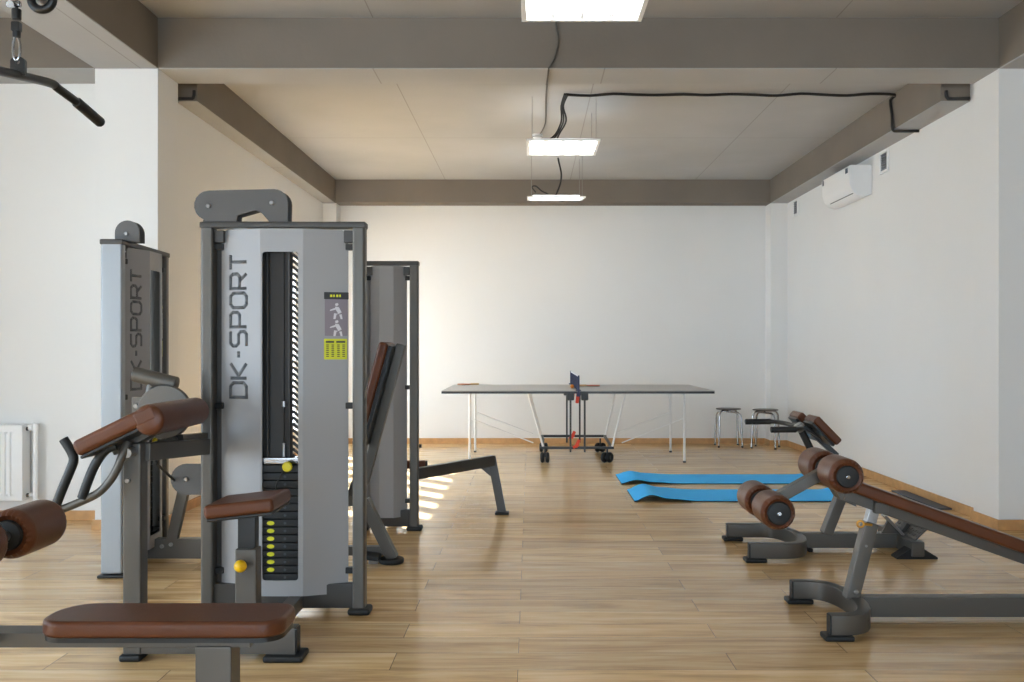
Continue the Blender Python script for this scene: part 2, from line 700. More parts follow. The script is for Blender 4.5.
struct(MB().span((-2.44, COLF + .004, BEAM_Z - .005), (3.075, COLB - .004, BEAM_Z + .002), .001).build('bounce_sheet_1', M['slab']))  # thin paler sheet under the cross beam, floor bounce put into its colour

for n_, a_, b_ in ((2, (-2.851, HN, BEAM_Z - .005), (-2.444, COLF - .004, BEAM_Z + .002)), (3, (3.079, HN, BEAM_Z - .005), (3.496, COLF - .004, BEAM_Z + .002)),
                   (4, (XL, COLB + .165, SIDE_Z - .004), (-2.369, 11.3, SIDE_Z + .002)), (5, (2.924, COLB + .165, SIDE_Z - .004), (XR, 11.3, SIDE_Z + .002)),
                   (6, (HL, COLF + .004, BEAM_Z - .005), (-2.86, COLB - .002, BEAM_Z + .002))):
    struct(MB().span(a_, b_, .001).build('bounce_sheet_%d' % n_, M['slab']))  # other beam undersides, bounced light likewise held in the paler colour

# baseboards
BH = 0.068
struct(MB().span((-2.355, BACK - .016, 0), (2.925, BACK, BH), .003).build('baseboard_back', M['oak_trim']))
struct(MB().span((XR - .016, COLB, 0), (XR, 11.3, BH), .003).build('baseboard_right', M['oak_trim']))
struct(MB().span((XL, COLB, 0), (XL + .016, 11.3, BH), .003).build('baseboard_left', M['oak_trim']))
struct(MB().span((HL, COLB - .016, 0), (-2.87, COLB, BH), .003).build('baseboard_radiator', M['oak_trim']))
m = MB()
m.span((-2.871, COLF - .016, 0), (-2.424, COLF, BH), .003)
m.span((-2.44, COLF, 0), (-2.424, COLB, BH), .003)
m.span((-2.871, COLF, 0), (-2.855, COLB - .016, BH), .003)
struct(m.build('baseboard_left_column', M['oak_trim']))
m = MB()
m.span((3.059, COLF - .016, 0), (3.516, COLF, BH), .003)
m.span((3.059, COLF, 0), (3.075, COLB, BH), .003)
struct(m.build('baseboard_right_column', M['oak_trim']))
m = MB()
m.span((2.909, 11.284, 0), (XR - .016, 11.3, BH), .003)
m.span((2.909, 11.3, 0), (2.925, BACK - .016, BH), .003)
struct(m.build('baseboard_corner', M['oak_trim']))


# windows
def window_x(n, x, y0, y1, z0, z1, bars, bw):
    m = MB()
    f = 0.06
    m.span((x - .04, y0, z0), (x + .04, y1, z0 + f), .004)
    m.span((x - .04, y0, z1 - f), (x + .04, y1, z1), .004)
    m.span((x - .04, y0, z0 + f), (x + .04, y0 + f, z1 - f), .004)
    m.span((x - .04, y1 - f, z0 + f), (x + .04, y1, z1 - f), .004)
    for k in range(1, bars + 1):
        y = y0 + (y1 - y0) * k / (bars + 1)
        m.span((x - .035, y - bw / 2, z0 + f), (x + .035, y + bw / 2, z1 - f), .004)
    w = struct(m.build('window_%d' % n, M['white_plastic']))
    g = MB()
    g.span((x - .004, y0 + f, z0 + f), (x + .004, y1 - f, z1 - f))
    p = g.build('window_pane', M['glass'], w)
    return w


window_x(1, XL - .15, *W1, bars=6, bw=0.19)
window_x(2, HL - .15, *W2, bars=4, bw=0.08)
m = MB()
m.span((W3[0], HN - .2, W3[2]), (W3[1], HN - .1, W3[2] + .07), .004)
m.span((W3[0], HN - .2, W3[3] - .07), (W3[1], HN - .1, W3[3]), .004)
for k in range(6):
    x = W3[0] + .035 + (W3[1] - W3[0] - .07) * k / 5
    m.span((x - .035, HN - .2, W3[2] + .07), (x + .035, HN - .1, W3[3] - .07), .004)
w = struct(m.build('window_3', M['white_plastic']))  # added fill window, out of view, brightens surfaces facing the camera
MB().span((W3[0] + .03, HN - .154, W3[2] + .05), (W3[1] - .03, HN - .146, W3[3] - .05)).build('window_pane', M['glass'], w)
portal('daylight_window_1', (XL - .3, (W1[0] + W1[1]) / 2, (W1[2] + W1[3]) / 2), (1, 0, 0), W1[1] - W1[0], W1[3] - W1[2])
portal('daylight_window_2', (HL - .3, (W2[0] + W2[1]) / 2, (W2[2] + W2[3]) / 2), (1, 0, 0), W2[1] - W2[0], W2[3] - W2[2])
portal('fill_window_portal', ((W3[0] + W3[1]) / 2, HN - .3, (W3[2] + W3[3]) / 2), (0, 1, 0), W3[1] - W3[0], W3[3] - W3[2])


# ------------------------------------------------------------------ small shared builders
def bolt(mb, p, d, r=0.011, h=0.008):
    p, d = V(p), V(d).normalized()
    mb.lathe([(0, 0), (r, 0), (r, h * .5), (r * .7, h), (0, h)], p, d, 14)


def bolts(root, items, d=(0, -1, 0), r=0.011, h=0.008, m='steel'):
    for q in items:
        b = MB()
        bolt(b, q, d, r, h)
        b.build('bolt', M[m], root)


def pad(name, root, c, s, R=None, bev=0.02, board=True, mt='leather'):
    """Upholstered pad: leather cushion on a black backing board."""
    R = R or Matrix.Identity(3)
    o = MB().box(c, s, R, bev, 4).build(name, M[mt], root, 60)
    if board:
        t = 0.012
        cc = V(c) - R @ V((0, 0, s[2] / 2 + t / 2 - .001))
        MB().box(cc, (s[0] - .016, s[1] - .016, t), R, 0.004).build('backing_board', M['black_metal'], o)
    return o


def roller(root, p0, p1, r, cap_r):
    """Foam roller with gathered leather ends, black end caps and a bolt."""
    p0, p1 = V(p0), V(p1)
    ln = (p1 - p0).length
    d = (p1 - p0).normalized()
    e = 0.022
    prof = [(cap_r * .8, .004), (cap_r, 0.002), (cap_r + (r - cap_r) * .45, -0.004), (r - e * .35, e * .12), (r - e * .08, e * .55), (r, e),
            (r * 1.005, ln * .3), (r * 1.005, ln * .7), (r, ln - e), (r - e * .08, ln - e * .55), (r - e * .35, ln - e * .12),
            (cap_r + (r - cap_r) * .45, ln + 0.004), (cap_r, ln - .002), (cap_r * .8, ln - .004)]
    seg = 72

    def mod(i, k):
        ph = math.cos(2 * math.pi * k * 24 / seg)
        if i in (1, 12):
            return (0.002 * ph, 0)
        if i in (2, 11):
            return (0.0, (-1 if i == 2 else 1) * 0.0042 * ph)
        if i in (3, 10):
            return (0.0022 * ph, 0)
        return (0, 0)
    o = MB().lathe(prof, p0, d, seg, mod).build('foam_roller', M['leather'], root, 50)
    for p, q in ((p0, -d), (p1, d)):
        c = MB().lathe([(0, -.004), (cap_r * .98, -.004), (cap_r, .002), (cap_r * .9, .009), (cap_r * .4, .011), (0, .011)], p, q, 32)
        c.build('end_cap', M['rubber'], o)
        bolts(o, [p + q * .0105], q, .009, .006, 'chrome')
    return o


def foot(root, c, s, name='rubber_foot'):
    return MB().box(c, s, None, min(s) * .35, 3).build(name, M['rubber'], root)


GLYPH = {
    'D': [([(0, 0), (0, 1), (.6, 1), (.8, .8), (.8, .2), (.6, 0)], True)],
    'K': [([(0, 0), (0, 1)], False), ([(.8, 1), (.12, .5), (.8, 0)], False)],
    '-': [([(.08, .5), (.42, .5)], False)],
    'S': [([(.8, 1), (.15, 1), (0, .85), (0, .65), (.15, .5), (.65, .5), (.8, .35), (.8, .15), (.65, 0), (0, 0)], False)],
    'P': [([(0, 0), (0, 1), (.65, 1), (.8, .85), (.8, .58), (.65, .43), (0, .43)], False)],
    'O': [([(.18, 0), (0, .18), (0, .82), (.18, 1), (.62, 1), (.8, .82), (.8, .18), (.62, 0)], True)],
    'R': [([(0, 0), (0, 1), (.65, 1), (.8, .85), (.8, .58), (.65, .43), (0, .43)], False), ([(.42, .43), (.8, 0)], False)],
    'T': [([(0, 1), (.8, 1)], False), ([(.4, 1), (.4, 0)], False)],
}


def ribbon(pts, closed, w):
    """2-D quads of a mitred stroke."""
    n = len(pts)
    L, Rr = [], []
    for i, (x, y) in enumerate(pts):
        p = V((x, y))
        a = V(pts[(i - 1) % n]) if (closed or i > 0) else None
        b = V(pts[(i + 1) % n]) if (closed or i < n - 1) else None
        d1 = (p - a).normalized() if a is not None else None
        d2 = (b - p).normalized() if b is not None else None
        if d1 is None:
            nrm, k = V((-d2.y, d2.x)), 1
        elif d2 is None:
            nrm, k = V((-d1.y, d1.x)), 1
        else:
            n1, n2 = V((-d1.y, d1.x)), V((-d2.y, d2.x))
            nrm = (n1 + n2).normalized()
            k = 1 / max(0.45, nrm.dot(n1))
        L.append(p + nrm * w / 2 * k)
        Rr.append(p - nrm * w / 2 * k)
    return [(L[i], L[(i + 1) % n], Rr[(i + 1) % n], Rr[i]) for i in range(n if closed else n - 1)]


# ------------------------------------------------------------------ weight tower (front faces local -Y)
TW, TH = 0.736, 1.755


def tower(root, X, plain=False, dp=.07, tw=TW, proud=0.0, near='frame'):
    h = tw / 2
    ux = h - .03
    for s in (-1, 1):
        u = MB(X).span((s * h, 0, .02), (s * (h - .056), dp, TH - .012), .012, 3).build('upright', M[near if s < 0 else 'frame'], root)
        fh = .016 if dp > .1 else .03
        MB(X).box((s * (h - .026), dp / 2, fh / 2), (.1 if dp < .1 else .075, dp + .03, fh), None, fh * .4, 3).build('rubber_foot', M['rubber'], u)
        MB(X).span((s * (h - .056), .02, TH - .085), (s * (h - .098), dp - .01, TH - .03), .004).build('corner_gusset', M['dark_frame'], root)
    MB(X).span((-h - .003, -.004, TH - .022), (h + .003, dp + .004, TH + .006), .006).build('top_bar', M['dark_frame'], root)
    MB(X).span((-h + .05, .02, .025), (h - .05, dp - .002, .135), .006).build('base_bar', M['dark_frame'], root)
    # front shield: three flat facets
    xl, xr = -.288, .286
    a, b = -.096, .096
    if plain:
        xl, xr = -(h - .075), h - .078
        a, b = -.05, .042
    yo, yi = .05 - proud, -.012 - proud

    def face_y(x):
        if x < a:
            return yi + (yo - yi) * (a - x) / (a - xl)
        if x > b:
            return yi + (yo - yi) * (x - b) / (xr - b)
        return yi

    def facet(x, z, off=0.0):
        if x < a:
            n = V((-(yo - yi), -(a - xl), 0)).normalized()
        elif x > b:
            n = V(((yo - yi), -(xr - b), 0)).normalized()
        else:
            n = V((0, -1, 0))
        return V((x, face_y(x), z)) + n * off
    z0, z1 = .088, 1.728
    sh = MB(X)
    t = .005

    def side(x_in, x_out):
        o = V((x_in, yi, 0))
        e = V((x_out, yo, 0)) - o
        ln = e.length
        poly = [(0, z0), (ln * .8, z0), (ln * .93, z0 + .025), (ln, z0 + .03), (ln, z1 - .055), (ln * .93, z1 - .06), (ln * .92, z1 - .012), (ln * .86, z1), (0, z1)]
        sh.plate(poly, o - V((0, 0, 0)), e.normalized(), (0, 0, 1), -t if x_out > 0 else t)
    side(a, xl)
    side(b, xr)
    if plain:
        sh.plate([(a, z0), (b, z0), (b, z1), (a, z1)], (0, yi, 0), (1, 0, 0), (0, 0, 1), -t)
    else:
        sh.plate([(a, z0), (b, z0), (b, z1), (a, z1)], (0, yi, 0), (1, 0, 0), (0, 0, 1), -t,
                 holes=[rrect(-.087, .158, .074, 1.625, .014, 4)])
    S = sh.build('front_shield', M['shield'], root, 8)
    for z in (1.652, .935, .19):
        for s, xe in ((-1, xl), (1, xr)):
            MB(X).span((xe - s * .012, yo - .012, z - .014), (s * (h - .05), yo + .02, z + .014), .004).build('shield_clip', M['rubber'], root)
    if plain:
        # closed back of the housing
        MB(X).plate([(-h + .05, .1), (h - .085, .1), (h - .085, TH - .03), (-h + .05, TH - .03)], (0, dp - .012, 0), (1, 0, 0), (0, 0, 1), -.004).build('rear_guard', M['shield'], root)
        return
    # lettering up the left facet
    tx = MB(X)
    e = (V((xl, yo, 0)) - V((a, yi, 0))).normalized()
    gh, gw = .083, .082
    z = .974
    base = V((-.163, face_y(-.163), 0))
    nrm = facet(-.2, 0, 1) - facet(-.2, 0, 0)
    for ch in 'DK-SPORT':
        for pts, closed in GLYPH[ch]:
            q = [(x * gw, y * gh) for x, y in pts]
            for quad in ribbon(q, closed, .0145):
                tmp = bmesh.new()
                tmp.faces.new([tmp.verts.new(base + e * p.y + V((0, 0, z + p.x)) + nrm * .0008) for p in quad])
                bmesh.ops.recalc_face_normals(tmp, faces=tmp.faces)
                tx._add(tmp)
        z += .058 if ch == '-' else .0862
    tx.build('lettering', M['dotted'], S, solid=.0008)
    # placards on the right facet
    er = (V((xr, yo, 0)) - V((b, yi, 0))).normalized()
    nr = V((er.y, -er.x, 0))
    if nr.y > 0:
        nr = -nr

    def on_right(mb, poly, off, th=.0006):
        mb.plate(poly, V((b, yi, 0)) + nr * off, er, (0, 0, 1), th)
        return mb
    k = lambda x: (x - b) / er.x
    pc = on_right(MB(X), rrect(k(.186), 1.25, k(.282), 1.443, .003, 2), .001).build('exercise_placard', M['placard_violet'], S)
    on_right(MB(X), rrect(k(.183), 1.415, k(.287), 1.447, .003, 2), .0018).build('placard_header', M['placard_black'], pc)
    g = MB(X)
    for j, wd in enumerate((.012, .009, .011, .008)):
        x = .208 + j * .013
        on_right(g, [(k(x), 1.425), (k(x + wd * .8), 1.425), (k(x + wd * .8), 1.436), (k(x), 1.436)], .0026)
    g.build('header_lettering', M['placard_yellow'], pc)
    g = MB(X)
    for zc in (1.362, 1.285):
        f = []
        cx = .235
        body = [[(-.004, .034), (.006, .036), (.009, .028), (.002, .022), (-.006, .026)],
                [(-.006, .02), (.01, .018), (.022, -.006), (.008, -.012), (-.002, .004)],
                [(-.002, .016), (-.026, .006), (-.028, .0), (-.004, .006)],
                [(.006, -.012), (.02, -.008), (.0, -.016), (-.004, -.036), (-.013, -.036), (-.01, -.01)],
                [(.012, -.016), (.022, -.014), (.026, -.036), (.018, -.036)]]
        for q in body:
            on_right(g, [(k(cx + x), zc + y) for x, y in q], .0020)
    g.build('seated_figure', M['placard_pale'], pc)
    ty = on_right(MB(X), rrect(k(.183), 1.144, k(.280), 1.237, .003, 2), .001).build('weight_placard', M['placard_yellow'], S)
    g = MB(X)
    for x, wd in ((.19, .035), (.234, .038)):
        on_right(g, [(k(x), 1.219), (k(x + wd), 1.219), (k(x + wd), 1.227), (k(x), 1.227)], .002)
    for col in range(4):
        for row in range(7):
            x, zz = .192 + col * .022 + (.002 if col > 1 else 0), 1.207 - row * .0085
            on_right(g, [(k(x), zz), (k(x + .011), zz), (k(x + .011), zz + .004), (k(x), zz + .004)], .002)
    g.build('placard_lettering', M['placard_black'], ty)
    # guide rods, cable, weights
    for x in (-.079, .021):
        MB(X).cyl((x, .045, .1), (x, .045, TH - .03), .0075, seg=14).build('guide_rod', M['dark_steel'], root)
    MB(X).tube([(-.004, .045, .68), (-.004, .045, TH - .02)], .004, 10).build('lifting_cable', M['cable_black'], root)
    for za, zb_, rr in ((.70, .765, .008), (.93, .955, .012)):
        MB(X).cyl((-.004, .045, za), (-.004, .045, zb_), rr, seg=12).build('cable_fitting', M['steel'], root)
    MB(X).span((-.1, .004, .675), (.09, dp - .008, .705), .004).build('top_plate', M['chrome'], root)
    nP, zb, zt = 15, .152, .672
    hgt = (zt - zb) / nP
    for i in range(nP):
        zc = zb + hgt * (i + .5)
        p = MB(X).span((-.1, .0, zc - hgt / 2 + .0012), (.09, dp - .008, zc + hgt / 2 - .0012), .004).build('weight_plate', M['rubber'], root)
        MB(X).cyl((.012, .0015, zc), (.012, -.002, zc), .006, seg=12).build('pin_hole', M['slate'], p)
        if 1 <= i <= 7:
            zz = zc
            MB(X).plate([(-.052 + .017 * math.cos(q), zz + .0095 * math.sin(q)) for q in [2 * math.pi * j / 20 for j in range(20)]],
                        (0, .0002, 0), (1, 0, 0), (0, 0, 1), .0015).build('number_sticker', M['placard_yellow'], p)
    MB(X).span((-.12, .0, .1), (.11, dp - .006, .151), .005).build('stack_base', M['black_metal'], root)
    kn = MB(X)
    kn.cyl((.03, .01, .668), (.03, -.02, .668), .006, seg=12)
    kn.lathe([(0, 0), (.012, 0), (.021, .006), (.023, .014), (.019, .022), (0, .024)], (.03, -.018, .668), (0, -1, 0), 20)
    kb = kn.build('selector_pin', M['pin_yellow'], root)
    MB(X).tube([(.02, -.022, .665), (.0, -.024, .63), (-.022, -.02, .585), (-.024, -.008, .55)], .0035, 8, 6).build('pin_cord', M['cable_black'], kb)
    # rear guard: solid on the left, diagonal slots on the right
    gm = MB(X)
    gy = dp - .004
    gm.span((-h + .04, gy - .003, .06), (.03, gy + .003, TH - .03))
    gm.span((.26, gy - .003, .06), (.272, gy + .003, TH - .03))
    gm.span((.03, gy - .003, .06), (.26, gy + .003, .3))
    gm.span((.03, gy - .003, TH - .075), (.26, gy + .003, TH - .03))
    zz = .14
    while zz < TH + .2:
        lo, hi = .03, .26
        # strip runs down to the right at 42 degrees
        za, zb2 = zz, zz - (hi - lo) * .85
        if za > .3 and zb2 < TH - .06:
            pa, pb = [lo, za], [hi, zb2]
            if pa[1] > TH - .06:
                f = (pa[1] - (TH - .06)) / (pa[1] - pb[1]); pa = [lo + (hi - lo) * f, TH - .06]
            if pb[1] < .28:
                f = (pa[1] - .28) / (pa[1] - pb[1]); pb = [pa[0] + (pb[0] - pa[0]) * f, .28]
            gm.bar((pa[0], gy, pa[1]), (pb[0], gy, pb[1]), .006, .0125, up=(0, 0, 1), bev=0)
        zz += .0285
    gm.build('rear_guard', M['guard'], root)


def TX(loc, rz):
    return Matrix.Translation(V(loc)) @ Matrix.Rotation(math.radians(rz), 4, 'Z')


# ------------------------------------------------------------------ biceps curl machine (front tower)
ax, ay = -1.108, 4.16
A = thing('curl_machine', (ax, ay, 0), 'grey biceps curl machine, biggest weight tower in view, yellow selector and round knobs', 'exercise machine')
tower(A, TX((ax, ay, 0), 0))
# pulley cover on top
YC = ay + .01
o0 = at(0, 0, YC)


def pxy(px, py):
    p = at(px, py, YC)
    return (p.x, p.z)


outl = []
for k in range(9):
    a_ = math.radians(90 + 180 * k / 8 * .88)
    outl.append(pxy(209 + 15 * math.cos(a_), 205.5 - 15 * math.sin(a_)))
outl += [pxy(202, 224), pxy(287.5, 224)]
for k in range(7):
    a_ = math.radians(90 * k / 6)
    outl.append(pxy(274 + 14 * math.cos(a_), 203 - 14 * math.sin(a_)))
hole = [pxy(236.5, 221.5), pxy(237, 215.5), pxy(256, 210), pxy(262, 213.5), pxy(269, 221.5)]
for dy in (0, .07):
    pm = MB()
    pm.plate(outl, (0, YC + dy, 0), (1, 0, 0), (0, 0, 1), -.006, holes=[hole])
    pc = pm.build('pulley_cover', M['plate_grey'], A)
    for q in ((208.5, 206), (272, 203)):
        p = at(q[0], q[1], YC)
        bolts(pc, [(p.x, YC + dy + (0 if dy == 0 else .006), p.z)], (0, -1 if dy == 0 else 1, 0), .011, .009)
for q in ((208.5, 206), (272, 203)):
    p = at(q[0], q[1], YC)
    MB().cyl((p.x, YC + .015, p.z), (p.x, YC + .055, p.z), .045, seg=28, bev=.004).build('pulley', M['rubber'], A)

# station frame
st = MB().span((-1.556, 3.55, .02), (-1.486, 3.62, .835), .008, 3).build('station_post', M['frame'], A)
bolts(st, [(-1.535, 3.55, .80), (-1.535, 3.55, .69)])
foot(st, (-1.525, 3.585, .0135), (.082, .1, .027))
MB().bar((-1.49, 3.59, .795), (-1.455, 4.165, .755), .05, .07).build('link_bar', M['frame'], A)
MB().bar((-1.52, 3.585, .055), (-.9, 3.585, .055), .06, .06).build('base_tube', M['frame'], A)
MB().bar((-1.05, 3.6, .055), (-1.05, 4.2, .055), .06, .06, bev=.004).build('base_tube', M['frame'], A)
eb = MB().span((-1.0, 3.555, .02), (-.897, 3.62, .125), .005).build('end_bracket', M['frame'], A)
MB().span((-.899, 3.56, .025), (-.892, 3.615, .12), .002).build('end_plug', M['rubber'], eb)
foot(eb, (-.94, 3.585, .0125), (.15, .12, .025))
# seat on its telescopic post
sp = MB().span((-1.126, 3.545, .08), (-1.042, 3.615, .43), .008, 3).build('seat_post', M['frame'], A)
MB().span((-1.118, 3.553, .4), (-1.05, 3.607, .575), .005).build('inner_tube', M['black_metal'], sp)
kn = MB()
kn.cyl((-1.09, 3.55, .375), (-1.09, 3.515, .375), .008, seg=12)
kn.build('plunger', M['steel'], sp)
MB().ball((-1.09, 3.5, .375), .0235).build('adjusting_knob', M['yellow'], sp)
pad('seat', A, (-1.083, 3.58, .598), (.262, .27, .052), roty(-6.5), .016)
# sloping arm pad
R26 = roty(-26)
pad('arm_pad', A, (-1.532, 3.65, .890), (.31, .5, .062), R26, .02)
bo = MB()
bo.lathe([(0, 0), (.03, 0), (.049, .004), (.057, .014), (.0575, .25), (.057, .486), (.049, .496), (.03, .5), (0, .5)], (-1.398, 3.40, .932), (0, 1, 0), 36)
bo.box((-1.41, 3.65, .9465), (.085, .503, .056), R26, .012, 3)
bo.build('arm_bolster', M['leather'], A, 50)
MB().bar((-1.6, 3.585, .80), (-1.44, 3.585, .885), .06, .035).build('pad_bracket', M['frame'], A)
MB().span((-1.55, 3.56, .82), (-1.5, 3.61, .86)).build('pad_bracket', M['frame'], A)
# cam, shaft, counterweight
cp = at(165, 412, 3.97)
cm = MB().cyl((cp.x, 3.955, cp.z), (cp.x, 3.985, cp.z), .115, seg=48, bev=.004).build('cam_disc', M['frame'], A)
MB().cyl((cp.x + .04, 3.5, .80), (cp.x + .04, 4.0, .80), .018, seg=16).build('pivot_shaft', M['steel'], A)
MB().bar((cp.x + .06, 3.97, .8), (-1.455, 4.2, .79), .04, .05).build('cam_bracket', M['frame'], A)
q0, q1 = at(134, 374, 4.02), at(177, 384.5, 4.02)
cw = MB().cyl(q0, q1, .033, seg=28, bev=.006).build('counterweight', M['frame'], A)
MB().cyl(at(152, 382, 4.02), at(146, 412, 4.02), .019, seg=18).build('counterweight_stem', M['frame'], cw)
pb = MB().plate([(-.03, -.05), (.03, -.05), (.03, .03), (-.03, .03)], at(138.5, 404, 4.03), (1, 0, 0), (0, 0, 1), -.01).build('pivot_bracket', M['frame'], A)
bolts(pb, [at(136.5, 406, 4.02)], (0, -1, 0), .012, .01)
# lever with two grips
lp = [at(128, 442, 3.52), at(122, 456, 3.5), at(117, 469, 3.5), at(109, 482, 3.5), at(98, 493, 3.5), at(80, 502, 3.5), at(60, 510, 3.5), at(30, 521, 3.5)]
lev = MB().tube(lp, .0155, 16, 5).build('lever_arm', M['frame'], A)
MB().tube([at(82, 498, 3.49), at(88, 481, 3.49), at(96, 463, 3.49), at(106, 450, 3.49), at(116, 446, 3.5)], .0175, 14, 5).build('hand_grip', M['grip'], lev)
MB().tube([at(55, 508, 3.49), at(62, 490, 3.49), at(70.4, 470, 3.49), at(73.6, 460, 3.49), at(71.5, 452, 3.49), at(63.5, 439, 3.49)], .0175, 14, 5).build('hand_grip', M['grip'], lev)
# small pulley plate left of the tower with its cable
p = at(187, 479, 4.2)
outl = [(p.x + .07 * math.cos(math.radians(90 + 180 * k / 12)), p.z + .07 * math.sin(math.radians(90 + 180 * k / 12))) for k in range(13)]
outl += [(-1.455, p.z - .07), (-1.455, p.z + .07)]
pp = MB().plate(outl, (0, 4.19, 0), (1, 0, 0), (0, 0, 1), -.006).build('pulley_plate', M['plate_grey'], A)
bolts(pp, [(p.x, 4.19, p.z)])
MB().tube([at(175, 481, 4.2), at(157, 464, 4.02), at(150, 440, 3.99)], .006, 10).build('pull_cable', M['cable_black'], A)

# ------------------------------------------------------------------ second tower turned sideways by the left column
bx, by = -2.139, 5.198
B = thing('weight_machine', (bx, by, 0), 'grey weight machine with its tower turned sideways in front of the white left column', 'exercise machine')
XB = TX((bx, by, 0), 93)
tower(B, XB, dp=.11, proud=.035, near='side_panel')
outl = [(-2.135 + .066 * math.cos(math.radians(180 * k / 14)), 1.805 + .066 * math.sin(math.radians(180 * k / 14))) for k in range(15)]
outl += [(-2.201, 1.755), (-2.069, 1.755)]
for dy in (0, .06):
    pc = MB().plate(outl, (0, 4.93 + dy, 0), (1, 0, 0), (0, 0, 1), -.006).build('pulley_cover', M['plate_grey'], B)
    bolts(pc, [(-2.14, 4.93 + (0 if dy == 0 else .066), 1.80)], (0, -1 if dy == 0 else 1, 0))
MB().cyl((-2.135, 4.944, 1.805), (-2.135, 4.978, 1.805), .05, seg=28, bev=.004).build('pulley', M['rubber'], B)
bs = MB().bar((-2.14, 5.21, .075), (-1.5, 5.21, .075), .06, .11).build('base_tube', M['frame'], B)
bolts(bs, [(-2.05, 5.18, .09), (-2.0, 5.18, .1)], (0, -1, 0), .012)
MB().bar((-1.55, 4.9, .05), (-1.55, 5.5, .05), .06, .06).build('cross_foot', M['frame'], B)
foot(B, (-1.55, 4.92, .0105), (.1, .1, .021))
foot(B, (-1.55, 5.48, .0105), (.1, .1, .021))
MB().bar((-2.0, 5.2, .12), (-1.93, 5.2, .42), .04, .06).build('brace', M['frame'], B)

# ------------------------------------------------------------------ third tower, seen from its plain side, with low support leg
cx, cy = -.93, 6.06
Cm = thing('leg_machine', (cx, cy, 0), 'grey weight machine with plain housing, half hidden behind the front tower, low leg reaching right', 'exercise machine')
tower(Cm, TX((cx, cy, 0), 0), plain=True, tw=.40)
arm = MB().bar(at(412, 474.5, 6.2), at(493, 460.5, 6.66), .05, .075).build('support_arm', M['dark_frame'], Cm)
lg = MB().bar(at(491.5, 457, 6.68), at(502, 512, 6.68), .06, .06, up=(0, 1, 0)).build('support_leg', M['dark_frame'], Cm)
p = at(502, 513.5, 6.68)
foot(lg, (p.x, 6.68, .009), (.1, .09, .018))
g = at(487, 462, 6.65)
MB().plate([(-.1, .0), (.05, .03), (.06, -.12), (.02, -.1)], (g.x, 6.66, g.z), (1, 0, 0), (0, 0, 1), -.012).build('gusset', M['dark_frame'], lg)
p = at(421.5, 464.5, 6.4)
ro = MB().cyl((p.x - .12, 6.4, p.z), (p.x + .03, 6.4, p.z), .03, seg=24, bev=.006).build('foam_roller', M['leather'], Cm)
MB().cyl((p.x + .028, 6.4, p.z), (p.x + .04, 6.4, p.z), .026, seg=20).build('end_cap', M['rubber'], ro)
MB().cyl((-1.0, 6.4, p.z), (p.x - .1, 6.4, p.z), .012, seg=12).build('roller_axle', M['steel'], Cm)
MB().bar((-.95, 6.4, .05), (-.95, 6.4, .48), .05, .05, up=(0, 1, 0)).build('roller_post', M['dark_frame'], Cm)
MB().bar((-.95, 6.1, .05), (-.95, 6.5, .05), .05, .05).build('base_tube', M['dark_frame'], Cm)
foot(Cm, (-.95, 6.47, .0125), (.08, .08, .025))
for yy, rr in ((437, .012), (452, .01), (446, .012)):
    q = at(404.5 if yy != 446 else 419.5, yy, 6.2)
    MB().cyl((q.x - .014, 6.2, q.z), (q.x + .014, 6.2, q.z), rr, seg=12).build('stop_buffer', M['rubber'], Cm)

# ------------------------------------------------------------------ seat bench between the towers
D = thing('press_bench', (-.95, 5.17, 0), 'press bench between front tower and plain tower, reclined brown backrest on grey frame', 'exercise bench')
top, bot = at(401, 346, 5.15), at(366, 476, 5.15)
dv = (top - bot).normalized()
nv = V((dv.z, 0, -dv.x))      # to the right of the slope
Rb = Matrix((dv, V((0, 1, 0)), nv.cross(V((0, 1, 0))) * 0 + V((0, 0, 0)))) if False else None
ln = .78
cB = top - dv * ln / 2
Rm = Matrix((dv, V((0, 1, 0)), dv.cross(V((0, 1, 0))))).transposed()
nn = dv.cross(V((0, 1, 0)))
sgn = -1 if nn.x > 0 else 1
lft = nn * sgn          # direction the cushion faces (left)
bp = MB().box(cB + lft * .075 + dv * .1, (ln - .2, .3, .055), Rm, .018, 4).build('backrest', M['leather'], D, 60)
MB().box(cB + lft * .037 + dv * .1, (ln - .22, .28, .022), Rm, .004).build('backing_board', M['black_metal'], bp)
MB().box(cB - V((0, .0, 0)), (ln + .02, .06, .05), Rm, .006).build('back_frame', M['frame'], D)
legp = MB().bar(at(364, 500, 5.17), at(393, 558, 5.17), .06, .075, up=(0, 1, 0)).build('rear_leg', M['frame'], D)
p = at(391.5, 563, 5.17)
MB().cyl((p.x, 5.17, .0), (p.x, 5.17, .03), .07, seg=28, bev=.01).build('rubber_foot', M['rubber'], legp)
j0 = at(364, 500, 5.17)
MB().bar((j0.x - .01, 5.17, j0.z), (bot.x - .25, 5.17, j0.z), .06, .06).build('seat_frame', M['frame'], D)
MB().bar((j0.x - .08, 5.17, j0.z - .02), (bot.x - .03, 5.17, bot.z + .02), .06, .05, up=(0, 1, 0)).build('back_support', M['frame'], D)
pad('seat', D, (bot.x - .34, 5.17, j0.z + .075), (.36, .3, .06), None, .018)
MB().bar((bot.x - .2, 5.17, j0.z), (bot.x - .28, 5.17, .02), .06, .06, up=(0, 1, 0)).build('front_leg', M['frame'], D)
foot(D, (bot.x - .28, 5.17, .0125), (.12, .2, .025))
MB().bar((bot.x - .26, 5.17, .07), (p.x - .03, 5.17, .07), .05, .05).build('base_tube', M['frame'], D)
fp = at(375, 552, 5.2)
MB().box((fp.x, 5.17, fp.z), (.09, .26, .025), roty(8), .006).build('footplate', M['rubber'], D)
MB().box((fp.x, 5.17, fp.z - .03), (.05, .07, .05), None, .006).build('footplate_bracket', M['steel'], D)

